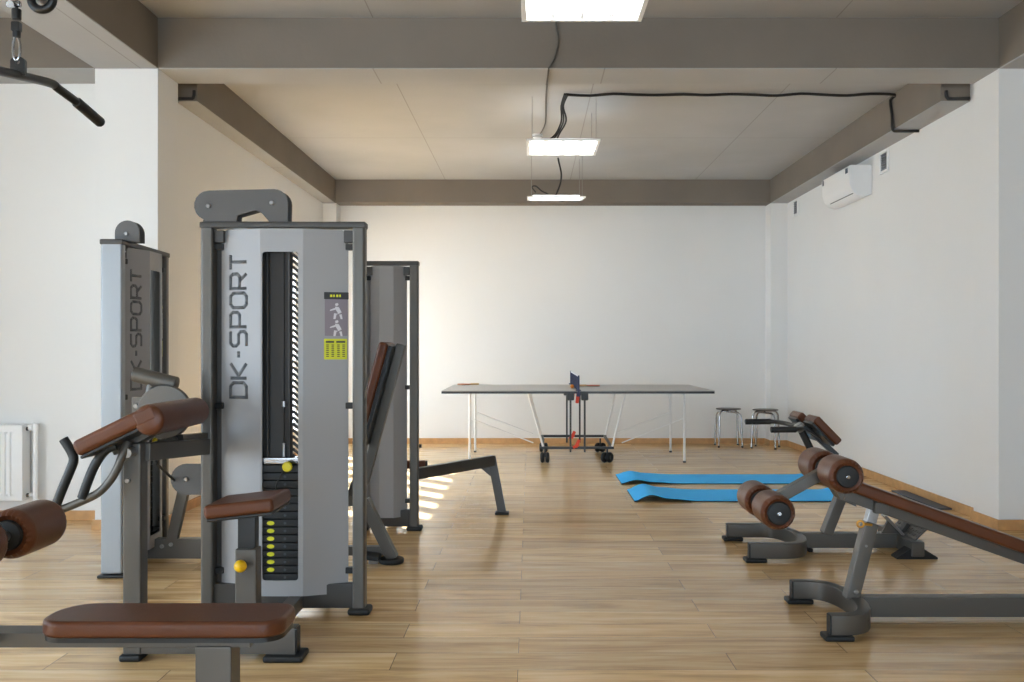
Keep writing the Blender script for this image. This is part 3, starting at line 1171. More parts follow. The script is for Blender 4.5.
# ------------------------------------------------------------------ lat pulldown machine (front left, tower beyond the frame)
Lm = thing('lat_pulldown_machine', (-1.0, 2.42, 0), 'lat pulldown machine nearest the camera, wide brown seat pad low at the bottom left', 'exercise machine')
plan = []
x0, x1, y0, y1 = -1.262, -.633, 2.362, 2.55
for cx_, cy_, r, a0 in ((x1 - .05, y1 - .05, .05, 0), (x0 + .09, y1 - .09, .09, 90), (x0 + .06, y0 + .06, .06, 180), (x1 - .06, y0 + .06, .06, 270)):
    for k in range(7):
        a_ = math.radians(a0 + 15 * k)
        plan.append((cx_ + r * math.cos(a_), cy_ + r * math.sin(a_)))
seat = MB().plate(plan, (0, 0, .457), (1, 0, 0), (0, 1, 0), .044, bev=.012).build('seat', M['leather'], Lm, 60)
ins = [((x + .94) * .985 - .94, (y - 2.46) * .97 + 2.46) for x, y in plan]
MB().plate(ins, (0, 0, .447), (1, 0, 0), (0, 1, 0), .012).build('backing_board', M['black_metal'], seat)
MB().bar((-1.95, 2.43, .444), (-.72, 2.43, .444), .07, .038, bev=.003).build('seat_frame', M['frame'], Lm)
pst = MB().span((-.862, 2.39, .02), (-.768, 2.47, .43), .006).build('seat_post', M['frame'], Lm)
foot(pst, (-.815, 2.43, .0125), (.14, .2, .025))
MB().bar((-1.95, 2.43, .05), (-.8, 2.43, .05), .07, .06).build('base_tube', M['frame'], Lm)
mst = MB().span((-2.01, 2.37, .02), (-1.89, 2.49, 2.36), .01).build('mast', M['frame'], Lm)
foot(mst, (-1.95, 2.43, .0125), (.2, .5, .025))
MB().bar((-1.95, 2.43, 2.30), (-1.22, 2.41, 2.30), .06, .08).build('top_arm', M['frame'], Lm)
MB().bar((-1.385, 2.355, .44), (-1.385, 2.355, .73), .045, .05, up=(0, 1, 0)).build('roller_post', M['frame'], Lm)
MB().cyl((-1.345, 2.06, .715), (-1.345, 2.56, .715), .014, seg=16).build('roller_axle', M['steel'], Lm)
roller(Lm, (-1.345, 2.395, .715), (-1.345, 2.585, .715), .065, .04)
roller(Lm, (-1.353, 2.08, .715), (-1.353, 2.31, .715), .065, .04)
pl = at(42, -1, 2.41)
pu = MB().torus(pl, (0, 1, 0), .028, .011, 36, 12).build('pulley', M['black_metal'], Lm)
MB().cyl((pl.x, 2.39, pl.z), (pl.x, 2.43, pl.z), .012, seg=16).build('pulley_hub', M['steel'], pu)
MB().bar((pl.x, 2.395, pl.z), (pl.x, 2.395, 2.30), .03, .006, up=(0, 1, 0)).build('pulley_bracket', M['steel'], Lm)
sw = at(16.5, 22, 2.4)
MB().tube([(sw.x, 2.4, 2.07), (sw.x, 2.4, 2.30)], .004, 10).build('lifting_cable', M['cable_black'], Lm)

HB = thing('lat_bar', at(17, 75, 2.4), 'dark bent pulldown bar hanging from a chrome snap hook at the top left', 'pulldown bar')
cc = at(17, 75, 2.4)
b1, e1 = at(52, 83.5, 2.6), at(101, 123, 2.82)
m1 = at(76, 101.5, 2.70)
d1 = (b1 - cc)
b0 = cc - d1 * 1.0
b0.x = cc.x + .004
e0 = b0 + V((.02, -.2, -.1))
MB().tube([m1 + (e1 - b1) * .0, b1 + (e1 - b1) * .12, b1 - (b1 - cc) * .06, cc, b0 + (cc - b0) * .1, b0 + (e0 - b0) * .15, e0], .0122, 16, 5).build('bar', M['black_metal'], HB)
MB().cyl(m1, e1, .0155, seg=20, bev=.005).build('hand_grip', M['grip'], HB)
MB().cyl(b0 + (e0 - b0) * .4, e0, .0155, seg=20, bev=.005).build('hand_grip', M['grip'], HB)
tg = at(17.5, 65, 2.4)
hole = [(.006 * math.cos(k * math.pi / 6), .006 * math.sin(k * math.pi / 6) + .008) for k in range(12)]
MB().plate([(-.019, -.026), (.019, -.026), (.019, .01)] + [(.019 * math.cos(math.radians(k)), .01 + .012 * math.sin(math.radians(k))) for k in range(15, 180, 15)] + [(-.019, .01)],
           tg, (1, 0, 0), (0, 0, 1), -.01, holes=[hole]).build('hanger_tab', M['black_metal'], HB)
cb = at(16.5, 48, 2.4)
loop = [V((cb.x + .009 * math.cos(a_), 2.4, cb.z + .032 * math.sin(a_))) for a_ in [2 * math.pi * k / 24 for k in range(25)]]
MB().tube(loop, .0035, 10).build('snap_hook', M['chrome'], HB)
ch = MB()
ch.cyl(at(16.5, 9, 2.4), at(16.5, 20, 2.4), .012, seg=16, bev=.003)
ch.box(at(16.5, 27, 2.4), (.022, .02, .026), None, .004)
ch.cyl(at(17, 30, 2.4), at(16.5, 38, 2.4), .010, seg=16, bev=.003)
ch.build('swivel', M['black_metal'], HB)
ch = MB()
ch.box(at(14, 4, 2.4), (.035, .016, .016), None, .004)
ch.cyl(at(10, 4, 2.38), at(10, 4, 2.42), .009, seg=12)
ch.build('clevis', M['chrome'], HB)


# ------------------------------------------------------------------ decline bench (front right)
def u_base(root, xt, xa, ya, yb, h0=.02, h1=.105, straight=0.1):
    """U-shaped foot: tips at x = xt, apex at x = xa, arms at y = ya / yb."""
    yc, r = (ya + yb) / 2, (yb - ya) / 2
    pts = [V((xt, ya, (h0 + h1) / 2)), V((xt + straight * .6, ya, (h0 + h1) / 2))]
    c = xt + straight
    for k in range(17):
        t = math.radians(-90 + 180 * k / 16)
        s = math.sin(t)
        pts.append(V((c + (xa - c) * abs(math.cos(t)) ** .8, yc + r * (abs(s) ** .9) * (1 if s > 0 else -1), (h0 + h1) / 2)))
    pts += [V((xt + straight * .6, yb, (h0 + h1) / 2)), V((xt, yb, (h0 + h1) / 2))]
    o = MB().sweep_box(pts, .055, h1 - h0, .008).build('curved_foot', M['frame'], root, 40)
    for y in (ya, yb):
        MB().box((xt - .003, y, (h0 + h1) / 2), (.008, .05, h1 - h0 - .006), None, .003).build('end_plug', M['rubber'], o)
        foot(o, (xt + .03, y, .0115), (.12, .085, .023))
    return o


Fb = thing('decline_bench', (1.9, 4.09, 0), 'decline sit-up bench nearest on the right, long brown board and two pairs of rollers', 'exercise bench')
u_base(Fb, 1.232, 1.43, 3.82, 4.37, straight=.06)
MB().bar((1.42, 4.095, .0625), (2.75, 4.095, .0625), .07, .085).build('base_tube', M['frame'], Fb)
MB().bar((2.75, 3.8, .0625), (2.75, 4.39, .0625), .06, .085).build('cross_foot', M['frame'], Fb)
foot(Fb, (2.75, 3.83, .0105), (.09, .1, .021))
foot(Fb, (2.75, 4.36, .0105), (.09, .1, .021))
s_ = .356


def ztop(x):
    return .5948 - s_ * (x - 1.4866)


ang = math.degrees(math.atan(s_))
xa_, xb_ = 1.375, 2.72
lnp = (xb_ - xa_) / math.cos(math.radians(ang))
nrm = V((math.sin(math.radians(ang)), 0, math.cos(math.radians(ang))))
Rd = roty(ang)
cpad = V(((xa_ + xb_) / 2, 4.1, ztop((xa_ + xb_) / 2)))
pad('bench_pad', Fb, cpad - nrm * .026, (lnp, .30, .052), Rd, .014, False)
cf = cpad - nrm * .093
fr = MB().box(cf + V((.02, -.005, .0107 + .008)), (lnp - .04, .06, .062), Rd, .005).build('bench_frame', M['frame'], Fb)
post = MB().bar((1.41, 4.095, .09), (1.497, 4.095, .43), .06, .062, up=(0, 1, 0), bev=.006).build('front_post', M['frame'], Fb)
ip = MB().bar((1.48, 4.095, .37), (1.518, 4.095, .515), .045, .046, up=(0, 1, 0), bev=.004).build('inner_tube', M['steel'], post)
bolts(post, [(1.47, 4.065, .33)], (0, -1, 0), .006, .004)
bolts(post, [(1.52, 4.07, .49)], (0, -1, 0), .012, .02)
bolts(post, [(1.425, 4.064, .13)], (0, -1, 0), .01, .008)
MB().bar((1.50, 4.085, .5), (1.56, 4.085, .5), .09, .05, bev=.004).build('hinge_bracket', M['frame'], Fb)
rp = MB()
q = at(860.5, 524, 4.05)
rp.torus(q, (0.3, 1, 0), .0135, .0045, 24, 10)
rp.cyl(q + V((.016, 0, 0)), q + V((.05, 0, -.004)), .006, seg=10)
rp.build('pull_ring', M['brass'], Fb)
MB().bar((2.62, 4.095, .1), (2.62, 4.095, ztop(2.62) - .08), .06, .06, up=(0, 1, 0)).build('rear_post', M['frame'], Fb)
# roller arm
UX, UZ, LX, LZ = 1.316, .662, 1.036, .508
MB().bar((LX - .01, 4.095, LZ - .006), (UX + .03, 4.095, UZ + .016), .05, .048).build('roller_arm', M['frame'], Fb)
MB().plate([(1.30, .66), (1.335, .685), (1.40, .60), (1.43, .5), (1.36, .53)], (0, 4.12, 0), (1, 0, 0), (0, 0, 1), .05).build('head_gusset', M['frame'], Fb)
for x, z in ((UX, UZ), (LX, LZ)):
    MB().cyl((x, 3.86, z), (x, 4.33, z), .012, seg=14).build('roller_axle', M['steel'], Fb)
roller(Fb, (UX, 3.855, UZ), (UX, 4.045, UZ), .074, .047)
roller(Fb, (UX, 4.14, UZ), (UX, 4.33, UZ), .074, .047)
roller(Fb, (LX, 3.87, LZ), (LX, 4.06, LZ), .073, .05)
roller(Fb, (LX, 4.16, LZ), (LX, 4.35, LZ), .073, .05)

# ------------------------------------------------------------------ back extension bench (behind it)
G = thing('back_extension_bench', (1.8, 5.49, 0), 'back extension bench behind the decline bench, two tilted brown hip pads and black handles', 'exercise bench')
u_base(G, 1.228, 1.575, 5.20, 5.78, straight=.2)
MB().bar((1.56, 5.49, .0625), (2.2, 5.49, .0625), .07, .085).build('base_tube', M['frame'], G)
foot(G, (1.64, 5.49, .011), (.03, .12, .022))
MB().bar((1.743, 5.48, .1), (1.842, 5.48, .35), .06, .072, up=(0, 1, 0), bev=.006).build('lower_post', M['frame'], G)
MB().bar((1.835, 5.48, .30), (1.66, 5.47, .575), .045, .045, up=(0, 1, 0)).build('upper_post', M['frame'], G)
jn = V((1.585, 5.465, .728))
MB().cyl((1.675, 5.47, .55), jn, .021, seg=18, bev=.004).build('post_sleeve', M['grip'], G)
MB().box(jn, (.05, .06, .05), roty(-30), .01).build('handle_joint', M['steel'], G)
for yy, xg in ((5.2, 1.345), (5.75, 1.33)):
    s = -1 if yy < 5.46 else 1
    h = MB().tube([(xg, yy, .738), (1.45, yy, .739), (1.51, yy - s * .03, .74), (1.56, yy - s * .14, .735), jn], .0135, 14, 5).build('handle_bar', M['black_metal'], G)
    MB().cyl((xg, yy, .738), (1.49, yy, .739), .0175, seg=18, bev=.005).build('hand_grip', M['grip'], h)
# hip pads
dS = V((.124, 0, -.128)).normalized()
nS = V((.128, 0, .124)).normalized()
Rp = Matrix((dS, V((0, 1, 0)), dS.cross(V((0, 1, 0))))).transposed()
for ya, yb in ((5.30, 5.50), (5.62, 5.82)):
    c0 = V((1.715, (ya + yb) / 2, .737)) - nS * .022
    o = MB().box(c0, (.195, yb - ya, .048), Rp, .014, 4).build('hip_pad', M['leather'], G, 60)
    MB().box(c0 - nS * .031, (.18, yb - ya - .03, .016), Rp, .004).build('backing_board', M['black_metal'], o)
MB().tube([(1.64, 5.40, .735), (1.625, 5.56, .735), (1.64, 5.72, .735)], .013, 12).build('pad_cross_bar', M['black_metal'], G)
MB().bar((1.60, 5.56, .735), (1.72, 5.56, .66), .26, .02, bev=.004).build('pad_bracket', M['black_metal'], G)
MB().bar(jn, (1.64, 5.56, .725), .03, .03).build('pad_bracket', M['black_metal'], G)
MB().bar((1.66, 5.5, .70), (1.81, 5.49, .56), .03, .045, up=(0, 1, 0)).build('pad_strut', M['black_metal'], G)
MB().bar((1.80, 5.49, .572), (1.84, 5.485, .33), .03, .045, up=(0, 1, 0)).build('pad_strut', M['black_metal'], G)
# rear foot, brace and tread plate
rf = MB().bar((2.19, 5.245, .058), (2.19, 5.765, .058), .075, .085, bev=.006).build('cross_foot', M['frame'], G)
for y in (5.30, 5.71):
    m_ = MB()
    m_.plate([(-.115, 0), (.115, 0), (.115, .01), (.035, .06), (-.035, .06), (-.115, .01)], (2.19, y + .045, 0), (1, 0, 0), (0, 0, 1), .09)
    m_.build('rubber_foot', M['rubber'], rf)
MB().bar((2.075, 5.46, .215), (2.20, 5.46, .085), .06, .014, bev=.002).build('brace', M['steel'], G)
MB().plate([(2.06, .108), (2.17, .108), (2.10, .185)], (0, 5.47, 0), (1, 0, 0), (0, 0, 1), .02).build('gusset', M['frame'], G)
tp = MB()
Rt = roty(-44)
tc_ = V((2.25, 5.47, .155))
tp.box(tc_, (.19, .36, .008), Rt, .002)
for i in range(7):
    for j in range(12):
        tp.box(tc_ + Rt @ V((-.08 + i * .0265, -.16 + j * .029, .005)), (.018, .005, .004), Rt @ rotz(45 if (i + j) % 2 else -45))
tp.build('tread_plate', M['frame'], G)
MB().bar((2.2, 5.49, .07), (2.25, 5.49, .145), .08, .05, up=(0, 1, 0)).build('tread_bracket', M['dark_frame'], G)

# ------------------------------------------------------------------ table tennis table
TX0, TX1, TY0, TY1, TZ = -.889, 1.853, 9.33, 10.855, .762
NX = (TX0 + TX1) / 2
TT = thing('tennis_table', (NX, (TY0 + TY1) / 2, 0), 'grey folding table tennis table with white legs, open before the back wall', 'table')
for a_, b_ in ((TX0, NX - .004), (NX + .004, TX1)):
    tt = MB().span((a_, TY0, TZ - .014), (b_, TY1, TZ), .002).build('table_top', M['table_top'], TT)
    rim = MB()
    rim.span((a_, TY0 - .001, TZ - .03), (b_, TY0 + .018, TZ - .008), .002)
    rim.span((a_, TY1 - .018, TZ - .03), (b_, TY1 + .001, TZ - .008), .002)
    e_ = a_ if a_ == TX0 else b_ - .018
    rim.span((e_, TY0, TZ - .03), (e_ + .018, TY1, TZ - .008), .002)
    rim.build('edge_rail', M['black_metal'], tt)
for x in (-.625, 1.602):
    for y in (9.65, 10.6):
        l_ = MB().cyl((x, y, .012), (x, y, TZ - .03), .0125, seg=14).build('leg', M['white_enamel'], TT)
        MB().cyl((x, y, 0), (x, y, .02), .017, seg=14, bev=.004).build('rubber_foot', M['rubber'], l_)
    MB().bar((x, 9.65, TZ - .05), (x, 10.6, TZ - .05), .02, .02).build('leg_rail', M['white_enamel'], TT)
for sgn, xt, xb, xs in ((-1, -.02, .135, -.615), (1, .99, .853, 1.59)):
    for y in (9.64, 10.6):
        MB().cyl((xt, y, TZ - .03), (xb, y, .17), .011, seg=12).build('swing_strut', M['white_enamel'], TT)
        MB().cyl((xs, y + .02, .455), (xb - sgn * -.10, y + .02, .205), .0065, seg=10).build('stay_rod', M['white_enamel'], TT)
for y in (9.64, 10.6):
    zc0 = .155 if y < 10 else .185
    cr_ = MB().bar((.11, y, zc0), (.87, y, zc0), .028, .028).build('carriage_bar', M['black_metal'], TT)
    for x in (.42, .567):
        MB().bar((x, y, .11), (x, y, TZ - .02), .02, .02, up=(0, 1, 0)).build('carriage_post', M['black_metal'], TT)
        MB().box((x, y, TZ - .07), (.075, .05, .09), None, .012).build('corner_bracket', M['black_metal'], TT)
    for x in (.155, .80):
        fk = MB().bar((x, y, .16), (x, y, .06), .018, .03, up=(0, 1, 0)).build('caster_fork', M['black_metal'], TT)
        for dx in (-.026, .026):
            MB().torus((x + dx, y, .056), (1, 0, 0) if x < .5 else (.75, -.66, 0), .034, .021, 28, 12).build('caster_wheel', M['rubber'], fk)
            MB().cyl((x + dx - .012, y, .056), (x + dx + .012, y, .056), .022, seg=18, bev=.003).build('wheel_hub', M['slate'], fk)
    MB().box((.493, y - .01, TZ - .085), (.035, .03, .12), roty(6), .008).build('safety_latch', M['orange'], TT)
    MB().box((.49, y - .012, .2), (.035, .03, .09), roty(25), .008).build('safety_latch', M['orange'], TT)
    MB().box((.475, y - .014, .175), (.07, .03, .03), roty(-30), .006).build('safety_latch', M['orange'], TT)
MB().bar((.14, 9.64, .155), (.14, 10.6, .185), .026, .026).build('carriage_bar', M['black_metal'], TT)
MB().bar((.85, 9.64, .155), (.85, 10.6, .185), .026, .026).build('carriage_bar', M['black_metal'], TT)
# net
net = MB()
y0_, y1_ = TY0 - .12, TY1 + .12
for k in range(60):
    y = y0_ + (y1_ - y0_) * k / 59
    net.box((NX, y, TZ + .075), (.0025, .004, .15))
for k in range(10):
    net.box((NX, (y0_ + y1_) / 2, TZ + .008 + k * .0148), (.0025, y1_ - y0_, .003))
N_ = net.build('net', M['net_blue'], TT)
MB().box((NX, (y0_ + y1_) / 2, TZ + .147), (.006, y1_ - y0_, .014), None, .001).build('net_tape', M['white_enamel'], N_)
for y in (y0_, y1_):
    ps = MB()
    ps.cyl((NX, y, TZ - .02), (NX, y, TZ + .156), .009, seg=14, bev=.002)
    s = 1 if y < 10 else -1
    ps.box((NX, y + s * .07, TZ + .006), (.05, .13, .01), None, .003)
    ps.box((NX, y + s * .02, TZ - .03), (.035, .03, .05), None, .004)
    ps.box((NX, y + s * .08, TZ - .045), (.035, .12, .01), None, .003)
    ps.build('net_post', M['net_blue'], N_)


def paddle(loc, rz, label):
    root = thing('table_tennis_bat', loc, label, 'bat', 'table tennis bats')
    X = Matrix.Translation(V(loc)) @ Matrix.Rotation(math.radians(rz), 4, 'Z')
    pl_ = [(.078 * math.cos(a), .075 * math.sin(a)) for a in [2 * math.pi * k / 32 for k in range(32)]]
    b = MB(X).plate(pl_, (0, 0, .004), (1, 0, 0), (0, 1, 0), .006).build('blade', M['wood'], root)
    MB(X).plate(pl_, (0, 0, .0102), (1, 0, 0), (0, 1, 0), .004).build('rubber_face', M['bat_red'], b)
    MB(X).plate(pl_, (0, 0, 0.0), (1, 0, 0), (0, 1, 0), .0038).build('rubber_face', M['rubber'], b)
    MB(X).box((.122, 0, .011), (.1, .028, .022), None, .007, 3).build('bat_handle', M['wood'], root)
    return root


paddle((-.76, 10.72, TZ), 8, 'red table tennis bat lying near the far left corner of the table')
paddle((.70, 10.35, TZ), 190, 'red table tennis bat lying just right of the net')
tag(MB().ball((.448, 9.87, TZ + .02), .02).build('table_tennis_ball', M['ball'], None), 'small orange ball resting on the table beside the net', 'ball')


# ------------------------------------------------------------------ stools
def stool(x, y, rz, label):
    root = thing('stool', (x, y, 0), label, 'stool', 'stools by the back wall')
    X = Matrix.Translation((x, y, 0)) @ Matrix.Rotation(math.radians(rz), 4, 'Z')
    MB(X).cyl((0, 0, .448), (0, 0, .46), .15, seg=40, bev=.005).build('seat', M['stool_seat'], root)
    for k in (0, 90):
        R_ = Matrix.Rotation(math.radians(k), 4, 'Z')
        zt = .438 - (.022 if k else 0)
        for s in (-1, 1):
            pts = [R_ @ V(q) for q in ((0, 0, zt), (s * .10, 0, zt), (s * .150, 0, zt - .012), (s * .174, 0, zt - .045), (s * .180, 0, zt - .09), (s * .195, 0, .01))]
            l = MB(X).tube(pts, .0105, 14, 4).build('leg', M['chrome'], root)
            f_ = R_ @ V((s * .1955, 0, 0))
            MB(X).cyl((f_.x, f_.y, 0), (f_.x, f_.y, .022), .014, seg=14, bev=.003).build('rubber_foot', M['rubber'], l)
    return root


stool(2.395, 11.22, 43, 'dark chrome-legged stool on the left, standing clear of the black handles')
stool(2.80, 11.06, 21, 'dark chrome-legged stool in the back right corner, behind the black handles')


# ------------------------------------------------------------------ exercise mats
def exmat(x0, x1, y0, y1, hump, label):
    root = thing('exercise_mat', ((x0 + x1) / 2, (y0 + y1) / 2, 0), label, 'exercise mat', 'blue exercise mats on the floor')
    t = .012
    nx = 90

    def zf(x):
        u = x - x0
        z = hump * math.exp(-((u - .13) / .09) ** 2) + hump * .35 * math.exp(-((u - .3) / .12) ** 2)
        v = x1 - x
        z += hump * .5 * math.exp(-((v - .03) / .07) ** 2)
        z *= min(1.0, u / .05)
        return z
    for nm, m_, za, zb in (('top_layer', 'mat_blue', t * .55, t), ('bottom_layer', 'mat_black', 0, t * .54)):
        mb = MB()
        ring = []
        for k in range(nx + 1):
            x = x0 + (x1 - x0) * k / nx
            z = zf(x) + .0005
            ring.append([V((x, y0, z + za)), V((x, y1, z + za)), V((x, y1, z + zb)), V((x, y0, z + zb))])
        tm = bmesh.new()
        vs = [[tm.verts.new(p) for p in r] for r in ring]
        for a, b in zip(vs, vs[1:]):
            for k in range(4):
                tm.faces.new((a[k], a[(k + 1) % 4], b[(k + 1) % 4], b[k]))
        tm.faces.new(vs[0])
        tm.faces.new(list(reversed(vs[-1])))
        bmesh.ops.recalc_face_normals(tm, faces=tm.faces)
        mb._add(tm)
        mb.build(nm, M[m_], root)
    return root


exmat(.80, 2.62, 8.13, 8.68, .03, 'blue exercise mat farther from the camera, nearer the tennis table')
exmat(.81, 2.56, 7.2, 7.76, .045, 'blue exercise mat closer to the camera, with more curled black underside')

tag(MB().span((3.0, 6.85, 0), (3.11, 7.72, .012), .003).build('floor_strip', M['slate'], None),
    'narrow dark grey strip lying on the floor against the right baseboard', 'floor strip')

# ------------------------------------------------------------------ radiator with its pipe
RDx1, RDy = -3.45, COLB
RD = thing('radiator', (-3.7, 6.36, .15), 'white ribbed panel radiator under the left wall, cut by the picture edge', 'radiator')
zr0, zr1 = .155, .668
RX0 = -4.5
pn = MB()
rows = []
x = RX0
prof = []
n_ = int((RDx1 - RX0 - .06) / .036)
prof.append((RX0, 0))
for k in range(n_):
    xs = RX0 + .03 + k * .036
    prof += [(xs, 0), (xs + .006, .012), (xs + .018, .012), (xs + .024, 0)]
prof.append((RDx1, 0))
for z in (zr0 + .03, zr0 + .045, zr1 - .06, zr1 - .045):
    fl = 0 if z in (zr0 + .03, zr1 - .045) else 1
    rows.append([V((xx, 6.315 + d * fl, z)) for xx, d in prof])
pn.grid(rows)
pn.span((RX0, 6.315, zr0), (RDx1, 6.33, zr0 + .031), .003)
pn.span((RX0, 6.315, zr1 - .046), (RDx1, 6.33, zr1), .003)
pn.span((RX0, 6.329, zr0 + .01), (RDx1, 6.345, zr1 - .01))
pn.build('front_panel', M['white_enamel'], RD, 30)
MB().span((RX0, 6.40, zr0), (RDx1, 6.415, zr1), .003).build('rear_panel', M['white_enamel'], RD)
MB().span((RDx1 - .006, 6.318, zr0 + .004), (RDx1 + .002, 6.413, zr1 - .004), .002).build('side_cover', M['white_enamel'], RD)
gr = MB()
for k in range(46):
    xx = RX0 + .01 + k * .025
    if xx < RDx1 - .01:
        gr.span((xx, 6.33, zr1 - .01), (xx + .006, 6.41, zr1 - .002))
gr.build('top_grille', M['white_enamel'], RD)
pipe = MB()
px_ = -3.395
pipe.tube([(px_, 6.385, .0), (px_, 6.385, .60)], .0165, 16)
pipe.tube([(px_, 6.385, .60), (px_, 6.385, .63), (px_ - .03, 6.385, .645), (RDx1, 6.385, .645)], .0165, 16, 4)
pipe.tube([(px_, 6.385, .185), (RDx1, 6.385, .185)], .012, 14)
pipe.build('supply_pipe', M['white_enamel'], RD)
vl = MB()
vl.cyl((px_ - .045, 6.385, .645), (px_ - .015, 6.385, .645), .022, seg=16, bev=.004)
vl.cyl((px_, 6.385, .63), (px_, 6.385, .675), .02, seg=16, bev=.004)
vl.cyl((px_ - .02, 6.385, .655), (px_ - .02, 6.385, .69), .006, seg=8)
vl.build('valve', M['white_plastic'], RD)
MB().cyl((RDx1 + .004, 6.37, .64), (RDx1 + .014, 6.37, .64), .014, seg=14).build('bleed_plug', M['slate'], RD)
MB().cyl((RDx1 + .004, 6.37, .185), (RDx1 + .014, 6.37, .185), .014, seg=14).build('bleed_plug', M['slate'], RD)
MB().span((-3.9, 6.41, .3), (-3.85, COLB - .001, .6)).build('wall_bracket', M['white_enamel'], RD)
MB().span((-3.6, 6.41, .3), (-3.55, COLB - .001, .6)).build('wall_bracket', M['white_enamel'], RD)

# ------------------------------------------------------------------ air conditioner and grilles on the right wall
AC = thing('air_conditioner', (3.02, 8.9, 2.58), 'white wall-mounted air conditioner under the right side beam', 'air conditioner')
prof = [(XR, 2.60), (XR, 2.868), (2.935, 2.868), (2.915, 2.85), (2.922, 2.70), (2.945, 2.635), (2.99, 2.59), (3.05, 2.575)]
t = bmesh.new()
r0 = [t.verts.new((x, 8.51, z)) for x, z in prof]
r1 = [t.verts.new((x, 9.30, z)) for x, z in prof]
for k in range(len(prof)):
    q = (k + 1) % len(prof)
    t.faces.new((r0[k], r0[q], r1[q], r1[k]))
t.faces.new(r0)
t.faces.new(list(reversed(r1)))
bmesh.ops.recalc_face_normals(t, faces=t.faces)
bmesh.ops.bevel(t, geom=[e for e in t.edges if e.calc_face_angle(0) > .9], offset=.006, segments=2, affect='EDGES', profile=.5)
ac = MB()
ac._add(t)
ac.build('housing', M['white_plastic'], AC, 30)
MB().box((2.966, 8.86, 2.612), (.006, .64, .008), roty(40)).build('air_outlet', M['slate'], AC)
MB().span((2.914, 8.535, 2.80), (2.920, 8.60, 2.845)).build('energy_sticker', M['sticker_blue'], AC)
MB().span((2.914, 9.23, 2.80), (2.920, 9.27, 2.85)).build('energy_sticker', M['sticker_blue'], AC)
MB().span((3.05, 8.507, 2.71), (3.09, 8.511, 2.80)).build('side_label', M['white_enamel'], AC)


def grille(yc, zc, w, h, label):
    root = thing('ventilation_grille', (XR - .01, yc, zc), label, 'vent', 'ventilation grilles on the right wall')
    f = MB()
    b = .025
    f.span((XR - .014, yc - w / 2, zc - h / 2), (XR, yc + w / 2, zc - h / 2 + b), .002)
    f.span((XR - .014, yc - w / 2, zc + h / 2 - b), (XR, yc + w / 2, zc + h / 2), .002)
    f.span((XR - .014, yc - w / 2, zc - h / 2 + b), (XR, yc - w / 2 + b, zc + h / 2 - b), .002)
    f.span((XR - .014, yc + w / 2 - b, zc - h / 2 + b), (XR, yc + w / 2, zc + h / 2 - b), .002)
    f.build('grille_frame', M['white_plastic'], root)
    MB().span((XR - .003, yc - w / 2 + b, zc - h / 2 + b), (XR, yc + w / 2 - b, zc + h / 2 - b)).build('grille_back', M['slate'], root)
    for k in range(7):
        z = zc - h / 2 + b + (h - 2 * b) * (k + .5) / 7
        MB().box((XR - .008, yc, z), (.012, w - 2 * b, .006), roty(35)).build('slat', M['vent_grey'], root)


grille(8.2, 2.835, .19, .2, 'white ventilation grille beside the air conditioner, on its nearer end')
grille(10.93, 2.84, .19, .2, 'white ventilation grille near the back corner, beyond the air conditioner')


# ------------------------------------------------------------------ suspended light panels
def panel(x0, y0, z, label, tilt=0.0, cables=(), top=CLF):
    w = .6
    root = thing('suspended_light', (x0 + w / 2, y0 + w / 2, z), label, 'ceiling light', 'suspended light panels')
    X = Matrix.Translation((x0 + w / 2, y0, z)) @ Matrix.Rotation(tilt, 4, 'X')
    h = w / 2
    f = MB(X)
    b, d = .024, .016
    f.span((-h, 0, 0), (h, b, d), .003)
    f.span((-h, w - b, 0), (h, w, d), .003)
    f.span((-h, b, 0), (-h + b, w - b, d), .003)
    f.span((h - b, b, 0), (h, w - b, d), .003)
    f.build('panel_frame', M['white_enamel'], root)
    MB(X).span((-h + .06, .06, d - .004), (h - .06, w - .06, d + .014)).build('back_tray', M['white_enamel'], root)
    MB(X).span((-h + b - .004, b - .004, .012), (h - b + .004, w - b + .004, .0155)).build('diffuser', M['lamp'], root)
    for k in range(3):
        xx = -h + w * (k + 1) / 4
        MB(X).span((xx - .003, b, .006), (xx + .003, w - b, .0118), .001).build('louver_bar', M['white_enamel'], root)
    for dx, dy in cables:
        p0 = X @ V((dx, dy, d))
        MB().tube([p0, (p0.x, p0.y, top)], .0022, 8).build('hanging_wire', M['steel'], root)
    return root


wires = ((-.255, .03), (.265, .03), (-.255, .57), (.265, .57))
panel(-.042, 4.06, 2.828, 'largest ceiling light panel, hanging in front of the concrete cross beam', 0, wires, CLF)
panel(-.028, 7.53, 2.872, 'middle ceiling light panel, hanging behind the cross beam below the black cable', 0, wires, CLR)
panel(-.03, 9.5, 2.725, 'smallest ceiling light panel, seen nearly edge-on before the back wall beam', math.radians(6), wires, CLR)

# smoke detector
sd = thing('smoke_detector', (.07, 8.9, CLR), 'small white smoke detector on the rear ceiling above the middle light', 'smoke detector')
MB().lathe([(0, 0), (.05, 0), (.05, -.018), (.042, -.032), (.02, -.045), (0, -.046)], (.07, 8.9, CLR), (0, 0, 1), 28).build('detector_body', M['white_plastic'], sd)
MB().torus((.07, 8.9, CLR - .026), (0, 0, 1), .0455, .003, 28, 8).build('detector_vent', M['slate'], sd)

